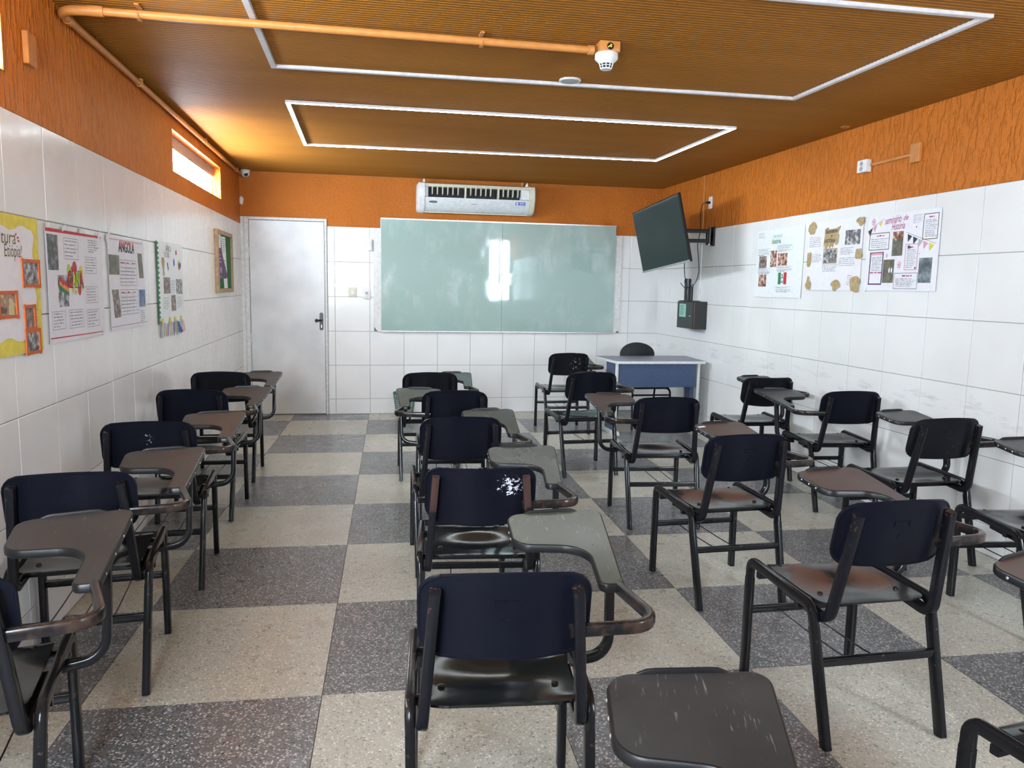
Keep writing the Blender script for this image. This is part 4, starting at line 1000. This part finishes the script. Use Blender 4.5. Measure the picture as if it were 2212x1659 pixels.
R3.polys('red_dot', [ell(.484, .402, .005, .006, 8), ell(.53, .235, .003, .003, 8)], 'ink_magenta', .0012)
for u, v, r in ((.03, .50, .2), (.66, .50, -.3), (.02, .01, .9), (.68, .20, 1.5)): R3.tape(u, v, .04, .016, r)
# mint note on the cabinet door
nt = empty('paper_note', (kx0-.001, ky1-.065, 1.165)); nt.matrix_world = Matrix(((0, 0, -1, kx0-.0008), (-1, 0, 0, ky1-.060), (0, 1, 0, 1.168), (0, 0, 0, 1))); tag(nt, 'mint green printed note taped on the black cabinet door', 'paper')
b = B(); b.box((0, 0, 0), (.165, .135, .0012)); b.build('sheet', 'paper_mint', nt)
b = B()
for k in range(8): b.box((.02, .115-k*.0135, .0012), (.02+random.uniform(.07, .125), .120-k*.0135, .0016))
x = b.build('print', 'ink_green', nt); x['kind'] = 'stuff'

# ------------------------------------------------------------------ teacher desk and chair
dk = empty('teacher_desk', (2.90, 7.50, 0)); tag(dk, 'blue teacher desk with pale metal legs in the front corner', 'desk')
D0 = Vector(dk.location); di = Matrix.Translation(-D0)
def dkp(n, b, mat, par=None):
    o = b.build(n, mat, par or dk)
    o.matrix_parent_inverse = di if not par else Matrix(); return o
top = [(2.432, 7.185), (3.365, 7.182), (3.418, 7.815), (2.381, 7.785)]
b = B(); ft = fillet2(top, .02, 4); ins = [(2.9+(x-2.9)*.988, 7.5+(y-7.5)*.982) for x, y in ft]
b.mi = 0; b.loft([[(x, y, .7405) for x, y in ins], [(x, y, .7415) for x, y in ins]]); dkp('top_laminate', b, 'desk_blue_top')
b = B(); b.loft([[(x, y, .716) for x, y in ft], [(x, y, .738) for x, y in ft], [(2.9+(x-2.9)*.994, 7.5+(y-7.5)*.99, .741) for x, y in ft]]); dkp('top_board', b, 'desk_white')
dkp('modesty_panel', B().box((2.475, 7.235, .475), (3.285, 7.253, .714), .002), 'desk_blue')
for x, sgn in ((2.452, 1), (3.312, -1)):
    lg = B().rod((x, 7.24, .02), (x, 7.24, .716), .0165, 14); lg = dkp('leg', lg, 'desk_white')
    dkp('leg_panel', B().box((x-.02, 7.262, .04), (x+.02, 7.52, .716), .003) if sgn > 0 else B().box((x-.075, 7.262, .04), (x-.035, 7.40, .716), .003), 'desk_blue')
    dkp('leg', B().rod((x, 7.56, .02), (x, 7.56, .716), .0165, 14), 'desk_white')
    b = B(); b.prism(fillet2([(7.16, 0), (7.66, 0), (7.66, .02), (7.60, .04), (7.20, .04), (7.16, .02)], .008, 3), lambda u, v: (x-.024, u, v), lambda u, v: (x+.024, u, v)); dkp('foot', b, 'desk_white')
tc = empty('teacher_chair', (2.925, 7.72, 0)); tag(tc, 'black chair with a rounded padded back pushed in behind the teacher desk', 'chair')
b = B(); hw = .195
outl = [(-hw, .0), (-hw, .08)] + [(-hw*cos(t), .08+.125*sin(t)) for t in [pi*k/16 for k in range(1, 16)]] + [(hw, .08), (hw, .0), (.16, -.03), (-.16, -.03)]
L = []
for dy, k in ((-.016, .94), (-.010, 1.0), (.010, 1.0), (.018, .92)): L.append([(u*k, .255+dy+.02-.5*(u*u), .665+ (v*k)) for u, v in outl])
b.loft(L); b.build('backrest', 'chair_vinyl', tc, 60)
b = B()
def sg(k, z): return [(u*k, v*k, z) for u, v in fillet2([(-.215, -.22), (.215, -.22), (.20, .20), (-.20, .20)], .07, 5)]
b.loft([sg(.95, .420), sg(1.0, .430), sg(1.0, .450), sg(.94, .464)]); b.build('seat', 'chair_vinyl', tc, 60)
for s_ in (-1, 1):
    B().sweep(fillet([(s_*.205, -.205, .30), (s_*.205, -.215, .415), (s_*.200, .20, .412), (s_*.200, .225, .30)], .05, 5), (1, 0, 0), .022, .022).build('seat_rail', 'frame', tc)
    B().sweep([(s_*.205, -.205, .31), (s_*.215, -.255, 0)], (1, 0, 0), .022, .022).build('leg', 'frame', tc)
    B().sweep([(s_*.200, .224, .31), (s_*.212, .265, 0)], (1, 0, 0), .022, .022).build('leg', 'frame', tc)
    B().sweep(fillet([(s_*.14, .02, .412), (s_*.14, .235, .405), (s_*.14, .272, .70)], .05, 5), (1, 0, 0), .030, .016).build('back_post', 'frame', tc)
for y_, z in ((-.225, .36), (.238, .20)): B().sweep([(-.206, y_, z), (.206, y_, z)], (0, 1, 0), .018, .018).build('crossbar', 'frame', tc)

# ------------------------------------------------------------------ waste basket
wb_ = empty('waste_basket', (.440, 8.52, 0)); tag(wb_, 'green plastic mesh waste basket on the floor under the glass board', 'basket')
b = B(); b.lathe([(.122, .252), (.127, .256), (.127, .268), (.121, .270), (.117, .256)], (0, 0, 0), 28, cap=False); b.build('rim', 'basket_green', wb_)
b = B(); b.lathe([(.084, 0), (.088, .004), (.090, .035), (.085, .035), (.083, .006), (.002, .006)], (0, 0, 0), 28); b.build('base', 'basket_green', wb_)
b = B(); rr = lambda z: .088+(.122-.088)*z/.255
for k in range(26): a = 2*pi*k/26; b.rod((rr(.03)*cos(a), rr(.03)*sin(a), .03), (rr(.256)*cos(a), rr(.256)*sin(a), .256), .0022, 5)
for k in range(1, 11):
    z = .03+k*.021; b.tube([(rr(z)*cos(2*pi*i/26), rr(z)*sin(2*pi*i/26), z) for i in range(27)], .0022, 5)
x = b.build('mesh_side', 'basket_green', wb_); x['kind'] = 'stuff'

# ------------------------------------------------------------------ student chairs with writing tablets
def mirror(me, name):
    m2 = me.copy(); m2.name = name; m2.transform(Matrix.Scale(-1, 4, (1, 0, 0))); m2.flip_normals(); return m2
def shell_grid(fn, nu, nv, th, axis):
    b = B(); A = [[None]*(nu+1) for _ in range(nv+1)]; Bk = [[None]*(nu+1) for _ in range(nv+1)]
    for j in range(nv+1):
        for i in range(nu+1):
            p = Vector(fn(2*i/nu-1, 2*j/nv-1)); A[j][i] = b.bm.verts.new(p); q = p.copy(); q[axis] += th; Bk[j][i] = b.bm.verts.new(q)
    for j in range(nv):
        for i in range(nu):
            b.bm.faces.new((A[j][i], A[j][i+1], A[j+1][i+1], A[j+1][i])); b.bm.faces.new((Bk[j][i], Bk[j+1][i], Bk[j+1][i+1], Bk[j][i+1]))
    for j in range(nv):
        for i in (0, nu): b.bm.faces.new((A[j][i], A[j+1][i], Bk[j+1][i], Bk[j][i]))
    for i in range(nu):
        for j in (0, nv): b.bm.faces.new((A[j][i], A[j][i+1], Bk[j][i+1], Bk[j][i]))
    return b
def halfw(v, W_, H_, r):
    d = abs(v)*H_ - (H_-r)
    return W_ if d <= 0 else W_-r+sqrt(max(r*r-d*d, 0))
def seat_fn(u, v):
    v = math.copysign(1-(1-abs(v))**1.4, v) if abs(v) < 1 else v
    y = .013 + v*.203; x = u*halfw(v, .193, .203, .055); s = (v+1)/2; xx = x/.193
    z = .446 - .015*math.exp(-((s-.40)/.24)**2)*(1-.75*xx*xx) + .008*xx*xx*s + .004*math.exp(-((s-.75)/.14)**2)*(cos(pi*xx)) - (.020*((s-.86)/.14)**2 if s > .86 else 0) + (.005*((.14-s)/.14)**2 if s < .14 else 0)
    return (x, y, z)
def back_fn(rev):
    """rev: the same moulding fitted upside down (straight edge up, arched edge down)"""
    def fn(u, v):
        v = math.copysign(1-(1-abs(v))**1.4, v) if abs(v) < 1 else v
        H_ = .101; x = u*halfw(v, .199, H_, .050); zc = .696 + v*H_; k = 1-(x/.199)**2
        arch = .018*k-.005
        if rev: z = zc - (arch*-v if v < 0 else 0)*1.0
        else: z = zc + (arch*v if v > 0 else .003*v*k)
        return (x, back_y(x, zc), z)
    return fn
def back_y(x, z): return -.283 + 1.1*x*x + (.797-z)*.205
CH = {}
CH['seat'] = shell_grid(seat_fn, 16, 18, -.007, 2).mesh('seat', ['seat_black'], 50)
def back_mesh(rev):
    b = shell_grid(back_fn(rev), 18, 14, .008, 1)
    zc = .690; flip = (lambda z: 2*.697-z) if rev else (lambda z: z)
    L = []
    for dy in (.001, -.0016): L.append([(.009*cos(2*pi*k/14), back_y(.009*cos(2*pi*k/14), flip(zc)+.009*sin(2*pi*k/14))+dy, flip(zc)+.009*sin(2*pi*k/14)) for k in range(14)])
    b.loft(L)
    for x0, x1, z0, z1 in ((-.028, .028, .742, .7445), (-.028, -.0255, .726, .744), (.0255, .028, .726, .744)):
        b.loft([[(x, back_y(x, flip(z))+dy, flip(z)) for x, z in ((x0, z0), (x1, z0), (x1, z1), (x0, z1))] for dy in (.001, -.0014)])
    # rolled rim along the back face
    fn = back_fn(rev); P = [fn(-1+2*i/18, 1) for i in range(19)] + [fn(1, 1-2*j/14) for j in range(1, 15)] + [fn(1-2*i/18, -1) for i in range(1, 19)] + [fn(-1, -1+2*j/14) for j in range(1, 14)]
    P = [(x, y+.003, z) for x, y, z in P]; b.tube(P + P[:1], .0056, 6)
    return b.mesh('backrest', ['back_navy'], 50)
CH['back'] = back_mesh(False); CH['back_rev'] = back_mesh(True)
def sw(name, pts, rs, nrm, w, h, mat, r=None):
    b = B(); b.sweep(fillet(pts, rs, 6) if rs else pts, nrm, w, h, r); return b.mesh(name, [mat], 40)
CH['rail'] = sw('side_rail', [(.222, .238, .375), (.222, .237, .447), (.222, -.158, .434), (.219, -.176, .365)], .042, (1, 0, 0), .026, .037, 'frame', .010)
CH['leg_front'] = sw('leg', [(.222, .238, .38), (.224, .239, 0)], 0, (1, 0, 0), .026, .037, 'frame', .006)
CH['leg_rear'] = sw('leg', [(.2195, -.1735, .37), (.211, -.268, 0)], 0, (1, 0, 0), .026, .037, 'frame', .006)
CH['post'] = sw('back_post', [(.194, .04, .414), (.191, -.206, .398), (.162, -.277, .772)], .05, (1, 0, .08), .027, .034, 'post_worn', .006)
CH['bar_front'] = sw('crossbar', [(-.214, .239, .252), (.214, .239, .252)], 0, (0, 1, 0), .020, .027, 'frame', .003)
CH['bar_rear'] = sw('crossbar', [(-.209, -.205, .262), (.209, -.205, .262)], 0, (0, 1, 0), .020, .027, 'frame', .003)
CH['bearer_f'] = sw('seat_bearer', [(-.232, .165, .416), (.232, .165, .416)], 0, (0, 1, 0), .024, .024, 'frame', .003)
CH['bearer_r'] = sw('seat_bearer', [(-.232, -.085, .412), (.232, -.085, .412)], 0, (0, 1, 0), .024, .024, 'frame', .003)
CH['wires'] = []
for x in (-.10, .0, .10, -.15, .15, -.05, .05):
    b = B(); b.tube([(x, .239, .250), (x, .12, .249), (x, 0, .250), (x, -.12, .254), (x, -.205, .262)], .0026, 6); CH['wires'].append(b.mesh('rack_wire', ['frame']))
b = B()
for x, y in ((-.145, .165), (.145, .165), (-.145, -.085), (.145, -.085)):
    z = .4475 if y > 0 else .4465
    b.lathe([(.009, z-.012), (.009, z+.0), (.005, z+.0025)], (x, y, 0), 10)
CH['screws'] = b.mesh('seat_screws', ['seat_black'])
TB = [(.064, .226), (.060, .448), (.376, .492), (.338, -.016), (.270, -.018), (.282, .214)]
TR_ = [.058, .058, .036, .020, .022, .080]
out_ = fillet2(TB, TR_, 7)
def inset(poly, dd):
    n = len(poly); res = []; A = sum(poly[i][0]*poly[(i+1) % n][1]-poly[(i+1) % n][0]*poly[i][1] for i in range(n)); sg_ = 1 if A > 0 else -1
    for i in range(n):
        a, c = Vector(poly[i-1]), Vector(poly[(i+1) % n]); t = (c-a); t = t.normalized() if t.length > 1e-9 else Vector((1, 0)); nn = Vector((-t.y, t.x))*sg_
        res.append((poly[i][0]+nn.x*dd, poly[i][1]+nn.y*dd))
    return res
tz = lambda x, y: .681-.012*x+.108*y
b = B(); i1 = inset(out_, .0025); i2 = inset(out_, .006)
b.mi = 1; b.loft([[(x, y, tz(x, y)-.024) for x, y in i1], [(x, y, tz(x, y)-.021) for x, y in out_], [(x, y, tz(x, y)-.005) for x, y in out_], [(x, y, tz(x, y)-.001) for x, y in i1], [(x, y, tz(x, y)) for x, y in i2]], True, False)
b.mi = 0; vsx = [b.bm.verts.new((x, y, tz(x, y))) for x, y in i2]; b.bm.faces.new(vsx); bmesh.ops.remove_doubles(b.bm, verts=b.bm.verts, dist=1e-5)
bmesh.ops.triangulate(b.bm, faces=[f for f in b.bm.faces if len(f.verts) > 4])
CH['tablet'] = b.mesh('writing_tablet', ['tablet_umber', 'tablet_edge'], 38)
for p_ in CH['tablet'].polygons:
    if p_.material_index == 0: p_.use_smooth = False
def lipline(t): # along the front edge between the two front corners
    return (.060+(.376-.060)*t, .448+(.492-.448)*t)
b = B(); P = []
for t in [.20+.53*k/10 for k in range(11)]:
    x, y = lipline(t); k_ = min(1, (t-.20)/.06, (.73-t)/.06); P.append((x, y-.003, tz(x, y)+.008*max(0, k_)-.008))
b.sweep(P, (0, 0, 1), .020, .007, .003); CH['lip'] = b.mesh('pencil_ledge', ['tablet_edge'], 50)
b = B()
for p, nx, ny in (((.0632, .290), -1, 0), ((.0624, .335), -1, 0), ((.0616, .385), -1, 0), ((.3705, .42), 1, 0), ((.3613, .30), 1, 0), ((.3520, .18), 1, 0), ((.3428, .06), 1, 0)):
    x, y = p; z = tz(x, y)-.012; b.loft([[(x+nx*dx, y+r*cos(2*pi*k/10), z+r*sin(2*pi*k/10)) for k in range(10)] for dx, r in ((-.002, .0042), (.0010, .0042), (.0026, .0022))])
CH['rivets'] = b.mesh('rivets', ['rivet_metal'])
CH['support'] = sw('tablet_support', [(.334, .150, .678), (.330, .110, .420), (.215, .100, .408)], .085, (0, 1, 0), .036, .024, 'frame', .006)
CH['arm'] = sw('arm_bar', [(.150, -.250, .660), (.372, -.236, .662), (.312, .050, .6620)], .062, (0, 0, 1), .032, .024, 'arm_worn', .008)
for k in ('tablet', 'lip', 'rivets', 'support', 'arm'): CH[k+'_L'] = mirror(CH[k], CH[k].name)
for k in ('rail', 'leg_front', 'leg_rear', 'post'): CH[k+'_m'] = mirror(CH[k], CH[k].name)

def make_chair(x, y, rz, side, label, tablet='tablet_umber', seat='seat_black', back='back_navy', rev=False, post='post_worn', name='tablet_chair', wires=(0, 1, 2)):
    r = empty(name, (x, y, 0), rz); tag(r, label, 'chair', 'student chairs with writing tablets')
    def put(n, me, mats=None, par=None):
        o = link(n, me, par or r)
        for i, m in enumerate(mats or ()):
            o.material_slots[i].link = 'OBJECT'; o.material_slots[i].material = MATS[m]
        return o
    s = put('seat', CH['seat'], [seat]); k = put('seat_screws', CH['screws'], None, s); k['kind'] = 'stuff'
    put('backrest', CH['back_rev' if rev else 'back'], [back])
    for sfx in ('', '_m'):
        put('side_rail', CH['rail'+sfx]); put('leg', CH['leg_front'+sfx]); put('leg', CH['leg_rear'+sfx]); put('back_post', CH['post'+sfx], [post])
    put('crossbar', CH['bar_front']); put('crossbar', CH['bar_rear']); put('seat_bearer', CH['bearer_f']); put('seat_bearer', CH['bearer_r'])
    for w_ in wires: put('rack_wire', CH['wires'][w_])
    sx = '' if side > 0 else '_L'
    t = put('writing_tablet', CH['tablet'+sx], [tablet]); put('pencil_ledge', CH['lip'+sx], None, t); k = put('rivets', CH['rivets'+sx], None, t); k['kind'] = 'stuff'
    put('tablet_support', CH['support'+sx]); put('arm_bar', CH['arm'+sx], ['arm_worn'])
    return r
U, SL, BR_, BK = 'tablet_umber', 'tablet_slate', 'tablet_brown', 'tablet_black'
CHAIRS = [
 # row along the left wall, nearest first
 (-1.005, 2.024, .171, 1, 'black tablet chair cut off at the lower left corner, nearest of the wall row', U, {}),
 (-.999, 2.996, .111, 1, 'black chair with umber tablet, second in the handmade poster row', U, {'post': 'post_worn'}),
 (-.989, 3.972, .067, 1, 'chair with a white worn stamp on its back, third in the handmade poster row', U, {'back': 'back_stamp'}),
 (-1.005, 5.067, -.016, 1, 'black tablet chair fourth in the handmade poster row', U, {}),
 (-1.011, 6.004, .022, 1, 'black tablet chair nearest the grey door at the far end of the wall row', U, {'back': 'back_black'}),
 # middle column
 (.272, .900, -.257, 1, 'chair showing only its scratched charcoal tablet at the bottom edge of the photo', 'tablet_charcoal', {}),
 (.340, 1.910, -.092, 1, 'front centre chair with a shiny black seat and a scratched greenish tablet', 'tablet_scratched', {'post': 'post_worn', 'wires': ()}),
 (.439, 2.946, -.100, 1, 'chair with a white paint splat on its back, second in middle column', SL, {'back': 'back_splat', 'rev': True, 'post': 'post_bare', 'wires': (0,)}),
 (.479, 3.978, -.031, 1, 'black chair third in the middle column, right behind the paint splattered one', SL, {}),
 (.565, 4.923, -.062, -1, 'chair with its tablet on the left hand side beside the green waste basket', SL, {}),
 (.491, 5.918, -.039, 1, 'farthest chair of the middle column, slate tablet toward the glass board', SL, {'back': 'back_black'}),
 # third column
 (1.650, 2.338, .014, 1, 'large nearest chair of the third column with brown worn seat and smooth brown tablet', BR_, {'seat': 'seat_worn', 'wires': (0, 1)}),
 (1.697, 3.414, .036, 1, 'chair with rusty brown worn seat, second of the third column', BR_, {'seat': 'seat_worn', 'wires': (0, 1)}),
 (1.816, 4.569, -.096, -1, 'chair with a reddish tablet on its left hand side, before the blue desk', 'tablet_redbrown', {'wires': (1, 2)}),
 (1.708, 5.898, .049, 1, 'chair just in front of the blue desk with a half brown tablet', SL, {'wires': (1,)}),
 (1.990, 7.572, -.009, 1, 'farthest chair, back chipped with white paint, beside the blue desk', SL, {'back': 'back_chipped', 'wires': (3, 5, 6, 4)}),
 # column along the right wall
 (1.670, 1.285, .170, 1, 'chair at the lower right corner showing only seat front and brown tablet tip', BR_, {}),
 (2.991, 2.866, -.104, 1, 'chair cut by the right edge, black seat and tablet, close to the tiled wall', BK, {}),
 (3.004, 3.732, -.001, 1, 'chair with a white speckled back and black tablet touching the tiled wall', BK, {'back': 'back_specks'}),
 (3.174, 4.756, -.088, -1, 'chair by the history posters wall with black tablet on its left hand side', BK, {}),
 (3.019, 5.581, -.019, 1, 'farthest chair along the history posters wall, round black back hung upside down', BK, {'back': 'back_black', 'rev': True}),
]
for x, y, a, sd_, lab, tb, kw in CHAIRS:
    r = make_chair(x, y, a, sd_, lab, tb, **kw)
    if 'rusty brown' in lab:
        t_ = [c for c in r.children if c.name.startswith('writing_tablet')][0]
        b = B(); P = [(.070, .375), (.118, .390), (.112, .408), (.072, .396)]
        b.loft([[(x_, y_, tz(x_, y_)-.001) for x_, y_ in P], [(x_, y_, tz(x_, y_)+.0008) for x_, y_ in P]]); b.build('sticker', 'paper_bright', t_)
